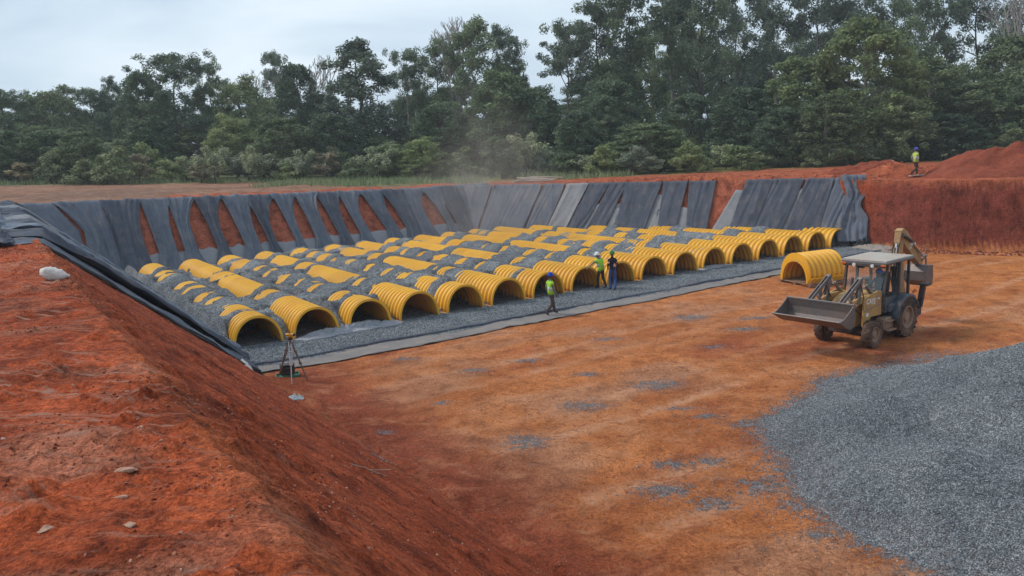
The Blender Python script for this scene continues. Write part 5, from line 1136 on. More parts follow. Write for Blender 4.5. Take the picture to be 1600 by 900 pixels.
# rear: frame, stabilisers, swing post, boom, dipper, digging bucket
m = MB(); m.box((-0.95, 0, 0.85), (0.3, 1.9, 0.5), bev=0.03); m.box((-0.8, 0, 0.72), (0.5, 0.7, 0.4)); m.build('rear_frame', MT['frame'], BH)
for s_ in (1, -1):
    st = MB(); st.bar((-0.98, s_ * 0.92, 0.9), (-1.02, s_ * 1.0, 1.68), 0.16, 0.14, up=(1, 0, 0)); st.box((-1.02, s_ * 1.05, 1.72), (0.34, 0.26, 0.07), bev=0.015); o = st.build('stabiliser_leg', MT['frame'], BH)
m = MB(); m.box((-1.22, 0.12, 0.95), (0.26, 0.34, 0.72), bev=0.04); m.build('swing_post', MT['frame'], BH)
m = MB(); bm_ = [(-1.22, 1.05, 0.30), (-1.04, 1.9, 0.36), (-0.90, 2.7, 0.32), (-1.00, 3.46, 0.24)]
for p, q in zip(bm_, bm_[1:]): m.bar((p[0], 0.12, p[1]), (q[0], 0.12, q[1]), 0.22, (p[2] + q[2]) / 2, up=(1, 0, 0))
m.build('boom', MT['boom'], BH)
m = MB(); m.tube([(-0.78, 0.12, 1.35), (-0.66, 0.12, 2.3)], 0.085, 10); m.build('boom_ram_barrel', MT['frame'], BH, True)
m = MB(); m.tube([(-0.66, 0.12, 2.3), (-0.80, 0.12, 3.1)], 0.045, 8); m.build('boom_ram_rod', MT['chrome'], BH, True)
m = MB(); m.prism([(-0.86, 3.54), (-1.06, 3.62), (-1.34, 3.50), (-2.62, 2.28), (-2.55, 2.14), (-2.36, 2.18), (-1.30, 2.92), (-0.90, 3.30)], 0.0, 0.24); dp = m.build('dipper', MT['boom'], BH)
m = MB(); m.tube([(-0.92, 0.28, 3.40), (-1.62, 0.28, 3.10)], 0.06, 10); m.build('dipper_ram', MT['frame'], BH, True)
m = MB(); m.tube([(-1.75, 0.3, 3.0), (-2.5, 0.3, 2.46)], 0.045, 8); m.build('bucket_ram', MT['chrome'], BH, True)
m = MB()
for o_ in (0.0, 0.26): m.bar((-2.5, o_, 2.32), (-2.74, o_, 2.46), 0.03, 0.09); m.bar((-2.74, o_, 2.46), (-2.84, o_, 2.14), 0.03, 0.09)
m.tube([(-2.74, -0.06, 2.46), (-2.74, 0.32, 2.46)], 0.045, 8); m.build('bucket_link', MT['steel'], BH)
db = empty('digging_bucket'); db.parent = BH; db.location = (-2.55, 0.12, 2.10)
q = [(-0.28, 0.02), (0.12, 0.04), (0.28, -0.18), (0.26, -0.52), (0.02, -0.74), (-0.26, -0.72)]; vs = []; m = MB()
for (x, z) in q: vs += [(x, -0.38, z), (x, 0.38, z)]
m.add(vs, [(2 * i, 2 * i + 1, 2 * i + 3, 2 * i + 2) for i in range(len(q) - 1)]); o = m.build('bucket_shell', MT['bucket'], db); o.modifiers.new('thickness', 'SOLIDIFY').thickness = 0.03
for s_ in (1, -1): m = MB(); m.prism(q + [(-0.34, -0.4)], s_ * 0.38 - 0.012, s_ * 0.38 + 0.012); m.build('bucket_side', MT['bucket'], db)
for k in range(5): MB().bar((-0.24, -0.32 + 0.16 * k, -0.73), (-0.42, -0.32 + 0.16 * k, -0.66), 0.07, 0.05).build('tooth', MT['steel'], db)
letters('CE', 0.22, MT['white'], BH, (-1.62, 0.248, 2.94), (PI / 2, -0.77, PI))
m = MB()
for o_ in (-0.10, 0.0, 0.10): m.tube([(-0.9, 0.12 + o_, 1.3), (-0.62, 0.12 + o_, 2.0), (-0.72, 0.12 + o_, 2.9), (-1.0, 0.12 + o_, 3.5)], 0.02, 6)
m.build('hydraulic_hose', MT['hose'], BH, True)

# ------------------------------------------------------------------ people
SKIN = NT('skin', 0.6, 0.3); SKIN.color((0.115, 0.058, 0.036)); MT['skin'] = SKIN.m
def clothm(name, c, dust=0.25): return worn(name, c, (0.22, 0.12, 0.08), dust, 0.9, 0.15, 6.0)
MT['lime'] = clothm('lime_vest', (0.36, 0.70, 0.06), 0.15); MT['yvest'] = clothm('yellow_green_vest', (0.48, 0.58, 0.10), 0.2); MT['silver'] = clothm('reflective_tape', (0.55, 0.56, 0.55), 0.1); MT['tape'] = clothm('pink_orange_tape', (0.80, 0.42, 0.32), 0.05)
MT['greysh'] = clothm('grey_shirt', (0.17, 0.185, 0.18)); MT['palesh'] = clothm('pale_grey_shirt', (0.33, 0.35, 0.34)); MT['navy'] = clothm('navy_jacket', (0.018, 0.017, 0.026), 0.1); MT['jean'] = clothm('blue_jeans', (0.035, 0.075, 0.22), 0.1)
MT['browntr'] = clothm('brown_trousers', (0.075, 0.055, 0.055)); MT['darktr'] = clothm('dark_trousers', (0.04, 0.035, 0.03)); MT['blueov'] = clothm('blue_overalls', (0.03, 0.055, 0.10), 0.15); MT['boot'] = clothm('work_boots', (0.035, 0.027, 0.022), 0.5)
MT['hblue'] = clothm('blue_helmet', (0.015, 0.06, 0.42), 0.05); MT['hwhite'] = clothm('white_helmet', (0.72, 0.73, 0.74), 0.05); MT['hgreen'] = clothm('green_helmet', (0.03, 0.20, 0.08), 0.05); MT['hcap'] = clothm('violet_blue_cap', (0.09, 0.09, 0.42), 0.05); MT['eye'] = clothm('eye', (0.02, 0.015, 0.012), 0)
BASE = dict(pelvis=(0, 0, .95), waist=(0, .0, 1.08), chest=(0, -.01, 1.28), neckb=(0, -.01, 1.46), neck=(0, 0, 1.53), jaw=(0, .025, 1.60), head=(0, .012, 1.67), crown=(0, .0, 1.735),
            hl=(-.09, 0, .92), kl=(-.10, .02, .50), al=(-.10, -.02, .09), tl=(-.11, .15, .035), hr=(.09, 0, .92), kr=(.10, .02, .50), ar=(.10, -.02, .09), tr=(.11, .15, .035),
            sl=(-.17, -.01, 1.41), el=(-.23, -.03, 1.14), wl=(-.24, .05, .90), sr=(.17, -.01, 1.41), er=(.23, -.03, 1.14), wr=(.24, .05, .90))
RAD = dict(pelvis=.135, waist=.125, chest=.158, neckb=.075, neck=.055, jaw=.068, head=.092, crown=.062, hl=.105, kl=.076, al=.060, tl=.042, hr=.105, kr=.076, ar=.060, tr=.035, sl=.068, el=.045, wl=.032, sr=.068, er=.045, wr=.032)
EDG = [('pelvis', 'waist'), ('waist', 'chest'), ('chest', 'neckb'), ('neckb', 'neck'), ('neck', 'jaw'), ('jaw', 'head'), ('head', 'crown'), ('pelvis', 'hl'), ('hl', 'kl'), ('kl', 'al'), ('al', 'tl'), ('pelvis', 'hr'), ('hr', 'kr'), ('kr', 'ar'), ('ar', 'tr'), ('chest', 'sl'), ('sl', 'el'), ('el', 'wl'), ('chest', 'sr'), ('sr', 'er'), ('er', 'wr')]
def seg_dist(P, a, b):
    a, b = np.array(a), np.array(b); d = b - a; t = np.clip(((P - a) @ d) / (d @ d + 1e-9), 0, 1); return np.linalg.norm(P - (a + t[:, None] * d), axis=1)
def person(loc, rz, label, pose, shirt, trousers, vest=None, hat='hblue', brim=True, scale=1.0, sleeves=True, band=None, group=None):
    J = {k: Vector(v) for k, v in BASE.items()}
    for k, v in pose.items(): J[k] = Vector(v)
    names = list(J); co = [J[n] for n in names]; rad = [RAD[n] for n in names]; ed = [(names.index(a), names.index(b)) for a, b in EDG]
    fing = []
    for s_, w_, e_ in (('l', 'wl', 'el'), ('r', 'wr', 'er')):   # palm, four fingers of different length, thumb from the side
        d = (J[w_] - J[e_]).normalized(); side = d.cross(Vector((1 if s_ == 'l' else -1, 0, 0.01))).normalized(); nrm = side.cross(d).normalized()
        iw = names.index(w_); ip = len(co); co.append(J[w_] + d * 0.075); rad.append(0.030); ed.append((iw, ip)); names.append('p' + s_)
        for k, ln in enumerate((.070, .082, .078, .060)):
            b0 = J[w_] + d * 0.095 + side * (0.027 - 0.018 * k); k1 = len(co)
            co += [b0 + d * 0.004, b0 + d * ln * 0.55 + nrm * 0.010, b0 + d * ln * 0.92 + nrm * 0.032]; rad += [.0095, .0085, .007]; ed += [(ip, k1), (k1, k1 + 1), (k1 + 1, k1 + 2)]; names += ['f'] * 3
        k1 = len(co); co += [J[w_] + d * 0.05 + side * 0.040 + nrm * 0.01, J[w_] + d * 0.085 + side * 0.058 + nrm * 0.026]; rad += [.0105, .0085]; ed += [(ip, k1), (k1, k1 + 1)]; names += ['f'] * 2
    me = bpy.data.meshes.new('skel'); me.from_pydata([tuple(c) for c in co], ed, []); tmp = bpy.data.objects.new('tmp', me); COL.objects.link(tmp)
    md = tmp.modifiers.new('skin', 'SKIN'); md.use_smooth_shade = True; sv = me.skin_vertices[0].data
    for i, n in enumerate(names):
        r_ = rad[i]; sv[i].radius = (r_, r_)
        if n in ('pelvis', 'waist', 'chest'): sv[i].radius = (r_ * 1.15, r_ * 0.85)
    sv[0].use_root = True
    sb = tmp.modifiers.new('sub', 'SUBSURF'); sb.levels = 1; sb.render_levels = 1
    bpy.context.view_layer.update()
    bme = bpy.data.meshes.new_from_object(tmp.evaluated_get(bpy.context.evaluated_depsgraph_get())); bpy.data.objects.remove(tmp); bpy.data.meshes.remove(me)
    V = np.zeros(len(bme.vertices) * 3, np.float32); bme.vertices.foreach_get('co', V); V = V.reshape(-1, 3).astype(float)
    # a nose and ears pulled out of the head
    hd = np.array(J['head']); jw = np.array(J['jaw']); rel = V - hd
    f_ = np.exp(-((rel[:, 0] / 0.022) ** 2 + ((rel[:, 2] + 0.028) / 0.03) ** 2)) * (rel[:, 1] > 0.04) * (np.abs(rel[:, 2]) < 0.12); V[:, 1] += f_ * 0.022
    e_ = np.exp(-((rel[:, 1] + 0.005) / 0.02) ** 2 - ((rel[:, 2] + 0.02) / 0.028) ** 2) * (np.abs(rel[:, 0]) > 0.055) * (np.abs(rel[:, 2]) < 0.1) * (np.abs(rel[:, 0]) < 0.12); V[:, 0] += np.sign(rel[:, 0]) * e_ * 0.015
    bme.vertices.foreach_set('co', V.astype(np.float32).ravel())
    C = np.zeros(len(bme.polygons) * 3, np.float32); bme.polygons.foreach_get('center', C); C = C.reshape(-1, 3).astype(float)
    grp = {'top': [('pelvis', 'waist'), ('waist', 'chest'), ('chest', 'neckb'), ('chest', 'sl'), ('chest', 'sr')], 'arm': [('sl', 'el'), ('el', 'wl'), ('sr', 'er'), ('er', 'wr')], 'leg': [('pelvis', 'hl'), ('hl', 'kl'), ('kl', 'al'), ('pelvis', 'hr'), ('hr', 'kr'), ('kr', 'ar')], 'foot': [('al', 'tl'), ('ar', 'tr')], 'skin': [('neckb', 'neck'), ('neck', 'jaw'), ('jaw', 'head'), ('head', 'crown')]}
    D_ = {g: np.min([seg_dist(C, J[a], J[b]) / (RAD[a] + RAD[b]) for a, b in l], 0) for g, l in grp.items()}
    D_['skin'] = np.minimum(D_['skin'], np.min([np.linalg.norm(C - np.array(J[w_] + (J[w_] - J[e_]).normalized() * 0.10), axis=1) / 0.10 for w_, e_ in (('wl', 'el'), ('wr', 'er'))], 0))
    order = ['top', 'arm', 'leg', 'foot', 'skin']; cls = np.argmin(np.stack([D_[g] for g in order]), 0)
    for mt in (shirt, shirt if sleeves else 'skin', trousers, 'boot', 'skin'): bme.materials.append(MT[mt])
    bme.polygons.foreach_set('material_index', cls.astype(np.int32)); bme.polygons.foreach_set('use_smooth', np.full(len(bme.polygons), True)); bme.update()
    t = empty('person', loc, rz, label, 'person', group); t.scale = (scale,) * 3
    link('body', bme, t)
    if vest or band:                                        # waistcoat: a shell lifted off the torso, with reflective tape
        N = np.zeros(len(bme.vertices) * 3, np.float32); bme.vertices.foreach_get('normal', N); N = N.reshape(-1, 3)
        zlo, zhi = J['pelvis'].z - 0.07, J['neckb'].z - 0.01
        tz = C[:, 2]
        sel = [p.index for p in bme.polygons if cls[p.index] in (0, 2) and zlo < tz[p.index] < zhi]
        if not vest: sel = []
        def shell(name, faces, mat, off):
            if not faces: return
            used = sorted({v for f in faces for v in bme.polygons[f].vertices}); mp_ = {v: i for i, v in enumerate(used)}
            mm = bpy.data.meshes.new(name); mm.from_pydata([tuple(V[v] + N[v] * off) for v in used], [], [[mp_[v] for v in bme.polygons[f].vertices] for f in faces]); mm.materials.append(MT[mat]); mm.polygons.foreach_set('use_smooth', np.full(len(mm.polygons), True))
            o = link(name, mm, t); o.modifiers.new('thickness', 'SOLIDIFY').thickness = 0.012; return o
        if vest: shell('safety_vest', sel, vest, 0.022)
        zb = J['waist'].z + 0.04
        ring = [p.index for p in bme.polygons if cls[p.index] == 0 and zb - 0.035 < tz[p.index] < zb + 0.035]
        shell('reflective_tape', ring, band or 'silver', 0.036 if vest else 0.016)
        if band:
            arm_ = [p.index for p in bme.polygons if cls[p.index] == 1 and abs(tz[p.index] - (J['el'].z + J['sl'].z) / 2) < 0.03]; shell('reflective_tape', arm_, band, 0.010)
    hc = J['head'] + (J['crown'] - J['head']) * 0.25; m = MB()
    prof = [(0.125, 0.005), (0.122, 0.045), (0.105, 0.095), (0.07, 0.128), (0.03, 0.142), (0.001, 0.145)]
    m.lathe(prof, hc + Vector((0, 0, -0.005)), 'z', 18); vs = [hc + Vector((math.cos(a) * r_, math.sin(a) * r_ * (1.0 if math.sin(a) < 0 else 1.0 + k_), z)) for r_, z, k_ in ((0.118, 0.015, 0), (0.142, -0.002, 0.42)) for a in np.linspace(0, 2 * PI, 19)[:-1]]
    m.add(vs, [(k, (k + 1) % 18, 18 + (k + 1) % 18, 18 + k) for k in range(18)]); m.build('hard_hat', MT[hat], t, True)
    for s_ in (-1, 1):
        m = MB(); m.lathe([(0.001, -0.011), (0.009, -0.006), (0.011, 0), (0.009, 0.006), (0.001, 0.011)], J['head'] + Vector((s_ * 0.032, 0.082, 0.002)), 'y', 8); m.build('eye', MT['eye'], t, True)
    return t
stride = dict(kl=(-.10, .14, .52), al=(-.10, .20, .10), tl=(-.11, .37, .06), kr=(.10, .02, .49), ar=(.10, -.30, .14), tr=(.11, -.17, .04), hl=(-.09, .01, .92), el=(-.24, -.12, 1.16), wl=(-.23, -.02, .93), er=(.24, .04, 1.15), wr=(.22, .18, .95))
def on(x, y): a, b = to_ab(np.array([x]), np.array([y])); return float(max(bed_z(a, b)[0] if (a[0] > -2.5 and -3.2 < b[0] < 24) else -1, ground_h(a, b)[0]))
person((1.62, 32.62, on(1.62, 32.62) + 0.03), math.radians(-68), 'person in blue hard hat and lime vest striding along the pale fabric edge', dict(stride, **{'wr': (.24, .12, .93)}), 'greysh', 'browntr', 'lime', 'hblue', scale=1.0)
person((4.42, 38.35, on(4.42, 38.35)), math.radians(38), 'person in white hard hat and lime vest reaching out to a yellow chamber', dict(el=(-.42, .10, 1.26), wl=(-.66, .18, 1.06), kl=(-.12, .10, .51), al=(-.14, .10, .09), tl=(-.15, .26, .035), kr=(.08, -.04, .50), ar=(.10, -.24, .11), tr=(.11, -.09, .035), chest=(-.05, .05, 1.27), neckb=(-.08, .08, 1.43), neck=(-.09, .10, 1.49), jaw=(-.10, .14, 1.55), head=(-.10, .14, 1.62), crown=(-.10, .13, 1.685), sl=(-.24, .06, 1.37), sr=(.10, .05, 1.40), er=(.17, .02, 1.13), wr=(.18, .14, .92)), 'greysh', 'darktr', 'lime', 'hwhite', scale=1.02)
person((4.93, 37.92, on(4.93, 37.92)), math.radians(8), 'person in green hard hat, navy jacket with pale band and blue jeans, back turned', dict(stride, kl=(-.09, .10, .51), al=(-.11, -.02, .09), tl=(-.13, .13, .035), kr=(.10, -.04, .49), ar=(.03, -.30, .12), tr=(.03, -.15, .035), wl=(-.17, .18, .98), wr=(.20, .12, .92)), 'navy', 'jean', None, 'hgreen', band='tape', scale=1.06)
mz = GRND(26.05, 50.6)
person((26.05, 50.6, mz + 0.02), math.radians(-82), 'person in violet blue cap and yellow green vest walking along the top of the bank', dict(stride, ar=(.10, -.36, .2), tr=(.11, -.24, .08), er=(.23, -.1, 1.15), wr=(.22, 0.0, .95)), 'palesh', 'darktr', 'yvest', 'hcap', scale=1.0)
sx = Vector((12.95, 27.2, BH.location.z)) + Matrix.Rotation(HEAD, 3, 'Z') @ Vector((0.12, 0, 0.55))
person(sx, HEAD - PI / 2, 'person in dark blue overalls sitting at the wheel of the backhoe loader', dict(hl=(-.10, .04, .93), kl=(-.17, .46, .98), al=(-.18, .55, .58), tl=(-.18, .72, .55), hr=(.10, .04, .93), kr=(.17, .46, .98), ar=(.18, .55, .58), tr=(.18, .72, .55), el=(-.26, .16, 1.18), wl=(-.16, .46, 1.20), er=(.26, .16, 1.18), wr=(.16, .46, 1.20)), 'blueov', 'blueov', None, 'hblue', scale=0.97)

# ------------------------------------------------------------------ small things
MT['alu'] = worn('aluminium_leg', (0.62, 0.62, 0.62), (0.4, 0.25, 0.18), 0.3, 0.35, 0.5, 6.0, 0.4, 0.0); MT['tleg'] = worn('dusty_leg', (0.16, 0.11, 0.09), (0.24, 0.13, 0.09), 0.5, 0.7, 0.3, 5.0); MT['lyel'] = worn('instrument_yellow', (0.70, 0.33, 0.02), (0.2, 0.12, 0.08), 0.2, 0.5, 0.4, 8.0)
MT['case'] = worn('black_case', (0.02, 0.021, 0.022), (0.2, 0.12, 0.08), 0.25, 0.55, 0.35, 5.0); MT['green'] = worn('green_tray', (0.01, 0.16, 0.085), (0.2, 0.12, 0.08), 0.25, 0.5, 0.4, 5.0)
f0 = Vector((-7.01, 23.79, 0)); f1 = Vector((-6.62, 24.22, 0)); f2 = Vector((-7.62, 24.5, 0))
for f in (f0, f1, f2): f.z = ground_z(f.x, f.y)
apex = Vector((-7.05, 24.2, 1.42)); TP = empty('survey_level', (apex.x, apex.y, 0), 0, 'surveying level on a tripod with one bright aluminium leg, by the fabric corner', 'survey level')
base = Vector((apex.x, apex.y, 0))
for f, ma in ((f0, 'alu'), (f1, 'tleg'), (f2, 'tleg')):
    m = MB(); top = apex - base; ft = f - base; mid = top.lerp(ft, 0.58); sd_ = (ft - top).cross(Vector((0, 0, 1))).normalized()
    m.bar(top + sd_ * 0.05, mid + sd_ * 0.035, 0.022, 0.03); m.bar(top - sd_ * 0.05, mid - sd_ * 0.035, 0.022, 0.03); m.bar(top.lerp(ft, 0.4), ft, 0.03, 0.035); m.box(mid, (0.09, 0.06, 0.05)); m.box(top.lerp(ft, 0.3), (0.1, 0.05, 0.04)); m.build('tripod_leg', MT[ma], TP)
m = MB(); m.lathe([(0.001, 1.40), (0.085, 1.40), (0.09, 1.44), (0.05, 1.46), (0.001, 1.46)], (0, 0, 0), 'z', 16); m.build('tripod_head', MT['case'], TP, True)
m = MB(); m.box((0, 0, 1.53), (0.13, 0.12, 0.13), bev=0.02); m.tube([(-0.13, 0.03, 1.55), (0.13, -0.03, 1.55)], 0.042, 12); o = m.build('level_body', MT['lyel'], TP)
m = MB(); m.tube([(0.13, -0.03, 1.55), (0.17, -0.04, 1.55)], 0.05, 12); m.tube([(-0.13, 0.03, 1.55), (-0.18, 0.042, 1.55)], 0.03, 10); m.box((0, 0, 1.61), (0.06, 0.05, 0.03), bev=0.01); m.build('eyepiece', MT['case'], TP)
cx, cy = -7.42, 24.86; cz = ground_z(cx, cy)
IC = empty('instrument_case', (cx, cy, cz + 0.06), 0.25, 'black instrument case standing on a green tray behind the tripod', 'case')
MB().box((0, 0, 0.16), (0.46, 0.30, 0.28), bev=0.03).build('case_body', MT['case'], IC); MB().box((0, 0, 0.33), (0.47, 0.31, 0.06), bev=0.02).build('lid', MT['case'], IC); MB().tube([(-0.08, -0.16, 0.24), (-0.08, -0.20, 0.24), (0.08, -0.20, 0.24), (0.08, -0.16, 0.24)], 0.014, 6).build('handle', MT['case'], IC)
GT = empty('plastic_tray', (cx, cy - 0.03, cz), 0.25, 'flat green plastic tray under the black case', 'tray')
MB().box((0, 0, 0.015), (0.72, 0.46, 0.03), bev=0.01).build('tray_base', MT['green'], GT)
m = MB()
for d_ in (((0, 0.23, 0.045), (0.74, 0.025, 0.075)), ((0, -0.23, 0.045), (0.74, 0.025, 0.075)), ((0.36, 0, 0.045), (0.025, 0.44, 0.075)), ((-0.36, 0, 0.045), (0.025, 0.44, 0.075))): m.box(*d_)
m.build('tray_rim', MT['green'], GT)
MT['rag'] = m_fabric('grey_rag', (0.27, 0.33, 0.36), (0.42, 0.47, 0.49), 0.25); MT['sack'] = m_fabric('white_sack', (0.62, 0.59, 0.55), (0.74, 0.72, 0.69), 0.25); MT['sackblue'] = m_fabric('blue_print', (0.05, 0.25, 0.5), (0.08, 0.3, 0.55), 0.1)
crumple('rag', 'crumpled pale blue grey rag on the red floor in front of the tripod', (-5.95, 20.35, 0.0), 0.46, 0.30, 0.15, 0.3, MT['rag'], 871, 'rag', 30, 22, 3.2, lambda X, Y: np.full_like(X, ground_z(-5.95, 20.35) + 0.02))
crumple('plastic_scrap', 'small white plastic scrap at the toe of the red slope, left of the tripod', (-8.55, 24.3, 0.0), 0.42, 0.3, 0.2, 0.3, MT['sack'], 873, 'scrap', 18, 14, 2.0, gz_np)
# half empty white sack on the berm
sx_, sy_ = -7.22, 12.3; sz_ = ground_z(sx_, sy_)
SB = empty('white_sack', (sx_, sy_, sz_), 0.2, 'half empty white sack with a blue mark slumped on the red berm', 'sack'); SB.scale = (0.68, 0.68, 0.75)
n = 26; u = np.linspace(0, 1, n); v = np.linspace(0, 2 * PI, 25); Uu, Vv = np.meshgrid(u, v, indexing='ij')
r_ = np.sin(PI * np.clip(Uu * 0.93 + 0.035, 0, 1)) ** 0.55 * (1.05 - 0.62 * Uu ** 1.3); r_ = r_ * (1 + 0.34 * fbm(Uu * 3.2, np.cos(Vv) * 1.6, 881, 3) + 0.16 * fbm(Uu * 9, Vv * 1.0, 883, 2) * np.minimum(1, np.minimum(Vv, 2 * PI - Vv)))
Xs = -0.24 + Uu * 0.62; Ys = np.cos(Vv) * r_ * 0.19; Zs = np.maximum(-0.02, np.sin(Vv) * r_ * 0.17 + 0.15 - 0.10 * Uu)
link('sack_body', mesh_np('sack_body', np.stack([Xs, Ys, Zs + 0.035 * fbm(Xs * 9, Ys * 9, 885, 3) * (Zs > 0.02)], -1), grid_faces(n, 25), [MT['sack']]), SB)
k0 = (slice(5, 10), slice(5, 9)); pv = np.stack([Xs[k0], Ys[k0] * 1.02, Zs[k0] + 0.006], -1); link('blue_mark', mesh_np('blue_mark', pv, grid_faces(5, 4), [MT['sackblue']]), SB)
# pale stones lying on the berm
t_ = NT('pale_stone', 0.85, 0.2); v_ = t_.pos(); q1 = t_.noise(v_, 14, 6, 0.7); t_.color(t_.ramp(q1, [(0.3, (0.27, 0.12, 0.075)), (0.5, (0.38, 0.22, 0.155)), (0.75, (0.48, 0.34, 0.26))])); t_.bump(q1, 0.6, 0.02); MT['pale'] = t_.m
def stone(x, y, L_, W_, H_, rz, seed, label):
    z = ground_z(x, y); bm = bmesh.new(); bmesh.ops.create_icosphere(bm, subdivisions=3, radius=1.0); rr = random.Random(seed)
    pl_ = [(Vector((rr.gauss(0, 1), rr.gauss(0, 1), rr.gauss(0, .6))).normalized(), rr.uniform(.45, .85)) for _ in range(16)]
    for v in bm.verts:
        for nrm, d in pl_:
            q = v.co.dot(nrm)
            if q > d: v.co -= nrm * (q - d)
        v.co *= 1 + 0.16 * math.sin(v.co.x * 5 + seed) * math.cos(v.co.y * 6 + seed * 2)
        v.co = Vector((v.co.x * L_ / 2, v.co.y * W_ / 2, v.co.z * H_ * 0.36))
    me = bpy.data.meshes.new('stone'); bm.to_mesh(me); bm.free(); me.materials.append(MT['pale']); tag(link('stone', me, None, (x, y, z - H_ * 0.05), rz), label, 'stone')
stone(-2.21, 4.22, .155, .095, .05, .3, 1, 'largest pale flat stone on the red berm, lower left')
stone(-1.86, 3.50, .085, .065, .045, .2, 2, 'buff lumpy stone near the bottom of the red berm')
stone(-2.07, 3.86, .10, .05, .025, .1, 3, 'thin pale crust flake between the two larger stones on the berm')
stone(-2.28, 3.52, .10, .075, .05, .8, 4, 'brown broken stone left of the buff lumpy stone')
stone(-2.62, 3.18, .07, .03, .025, .1, 5, 'narrow grey buff stone at the bottom left corner')
stone(-2.45, 4.9, .07, .05, .03, .5, 6, 'small pale stone higher up the berm beyond the largest one')
stone(-3.9, 5.6, .11, .06, .03, .2, 7, 'pale pinkish stone in the scraped patch on the berm')
stone(-2.45, 3.72, .05, .035, .03, .7, 8, 'small grey stone left of the thin crust flake')
# timber poles beyond the pit, plank under the walking man, string line, pipe ends
MT['pole'] = worn('peeled_pole', (0.46, 0.38, 0.31), (0.30, 0.2, 0.15), 0.5, 0.85, 0.2, 3.0)
px0 = at_col(838, 69.5)
def mz_(x, y): return GRND(x, y)
for k, (x0, y0, z0, x1, y1, z1, r_, lb) in enumerate(((-1.9, 0.3, .12, 1.2, -.3, .12, .09, 'lowest pale peeled pole at the front of the pole pile'), (-1.6, .55, .12, 1.5, .0, .12, .085, 'pale peeled pole lying behind the front one in the pile'), (-1.3, .15, .28, 1.7, .1, .2, .08, 'pale peeled pole across the middle of the pile'),
                                                  (-1.75, .4, .42, .9, .25, .27, .08, 'pale peeled pole sloping at the top left of the pile'), (-.6, .5, .46, 2.3, .3, .3, .07, 'topmost pale peeled pole of the pile'), (-2.2, -.2, .06, -1.1, .3, .36, .06, 'short pale pole leaning on the left end of the pile'))):
    gx0, gy0 = px0; m = MB(); m.tube([(x0, y0, z0), ((x0 + x1) / 2, (y0 + y1) / 2 + .03, (z0 + z1) / 2 + .015), (x1, y1, z1)], [r_, r_ * .95, r_ * .82], 10)
    tag(m.build('timber_pole', MT['pole'], None, True, (gx0, gy0, mz_(gx0, gy0) + 0.02)), lb, 'pole', 'peeled poles piled beyond the pit')
m = MB(); m.bar((-0.5, 0, 0.04), (1.5, 0.35, 0.05), 0.22, 0.05); tag(m.build('plank', MT['pole'], None, False, (26.1, 50.45, mz + 0.02)), 'pale plank lying at the feet of the man on the bank', 'plank')
c0 = pit(row_a(10) - 0.55, -0.02, 1.16); c1 = pit(row_a(11) - 0.5, 0.3, 1.17)
m = MB(); m.tube([c0, c0.lerp(c1, 0.5) - Vector((0, 0, 0.05)), c1], 0.013, 5); m.lathe([(0.001, -.05), (.035, -.02), (.035, .02), (.001, .05)], c0.lerp(c1, 0.55) - Vector((0, 0, 0.05)), 'z', 8); tag(m.build('string_line', MT['white'], None, True), 'white string line stretched between two chamber mouths right of the two men', 'string line')
for (a, b, z, rz, lb) in ((-2.05, 5.95, .22, .4, 'black pipe end half buried in gravel on the left flank of the rows'), (-1.9, 23.4, .35, 1.9, 'black pipe stub behind the far end of the first row')):
    m = MB(); p = pit(a, b, z); m.lathe([(0.17, -0.5), (0.17, 0.3), (0.145, 0.3), (0.145, -0.5)], (0, 0, 0), 'y', 20); o = m.build('pipe_end', MT['case'], None, True, p, PA + rz); tag(o, lb, 'pipe')
# dry stalk on the near slope
a_ = np.linspace(-5.6, -4.4, 9); b_ = np.linspace(-20.6, -19.0, 9); zz = ground_h(a_, b_); m = MB(); m.tube([tuple(p) for p in pit_np(a_, b_ + 0.08 * np.sin(a_ * 5), zz + 0.03)], [0.007] * 9, 5); m.tube([tuple(p) for p in pit_np(a_[4:7] + np.array([0, .1, .22]), b_[4:7], zz[4:7] + 0.03 + np.array([0, .01, .01]))], 0.005, 5)
tag(m.build('dry_stalk', MT['pole'], None, True), 'long dry straw coloured stalk lying across the near red slope', 'stalk')

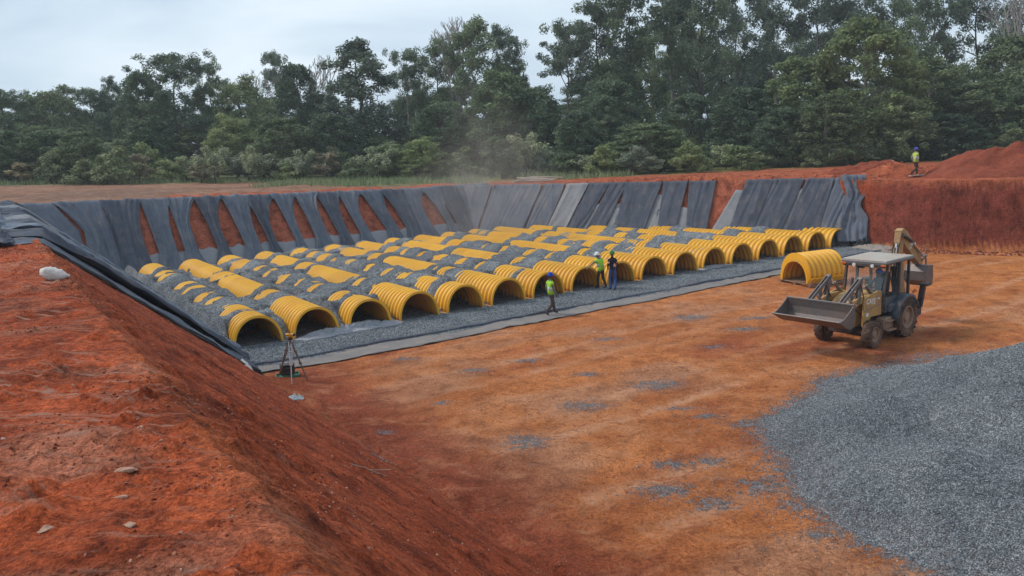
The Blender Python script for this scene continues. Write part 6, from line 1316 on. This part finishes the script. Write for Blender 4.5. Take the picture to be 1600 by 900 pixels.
# ------------------------------------------------------------------ the air: thin haze, and dust drifting over the rows
def volume(name, dens, col, aniso=0.0):
    m = bpy.data.materials.new(name); m.use_nodes = True; t = m.node_tree; t.nodes.remove(t.nodes['Principled BSDF'])
    v = t.nodes.new('ShaderNodeVolumePrincipled'); v.inputs['Density'].default_value = dens; v.inputs['Color'].default_value = (*col, 1); v.inputs['Anisotropy'].default_value = aniso
    t.links.new(v.outputs[0], t.nodes['Material Output'].inputs['Volume']); return m, t, v
hm, _, _ = volume('thin_haze', 0.00055, (0.86, 0.91, 0.96))
tag(MB().box((0, 0, 19.0), (1700, 1700, 40.0)).build('haze', hm), kind='stuff')
dm, t, v = volume('drifting_dust', 0.05, (0.80, 0.66, 0.58))
tcn = t.nodes.new('ShaderNodeTexCoord'); mpn = t.nodes.new('ShaderNodeMapping'); no = t.nodes.new('ShaderNodeTexNoise'); no.inputs['Scale'].default_value = 2.3; no.inputs['Detail'].default_value = 3
ln = t.nodes.new('ShaderNodeVectorMath'); ln.operation = 'LENGTH'; t.links.new(tcn.outputs['Object'], no.inputs['Vector']); t.links.new(tcn.outputs['Object'], ln.inputs[0])
def mm(op, a, b):
    q = t.nodes.new('ShaderNodeMath'); q.operation = op
    for k, x in enumerate((a, b)):
        if isinstance(x, (int, float)): q.inputs[k].default_value = x
        else: t.links.new(x, q.inputs[k])
    return q.outputs[0]
fall = mm('MAXIMUM', mm('SUBTRACT', 1.0, ln.outputs['Value']), 0.0)
d_ = mm('MULTIPLY', mm('MULTIPLY', mm('MAXIMUM', mm('SUBTRACT', no.outputs['Fac'], 0.36), 0.0), fall), 0.26); t.links.new(d_, v.inputs['Density'])
for k, (a_, b_, z_, sx_, sy_, sz_, lb) in enumerate(((21.0, 19.0, 3.2, 6.5, 9.0, 5.0, None), (26.5, 27.0, 6.0, 5.0, 5.0, 8.0, None))):
    bm = bmesh.new(); bmesh.ops.create_icosphere(bm, subdivisions=3, radius=1.0); me = bpy.data.meshes.new('dust_cloud'); bm.to_mesh(me); bm.free(); me.materials.append(dm)
    o = link('dust_cloud', me, None, pit(a_, b_, z_), PA); o.scale = (sx_, sy_, sz_); tag(o, kind='stuff')
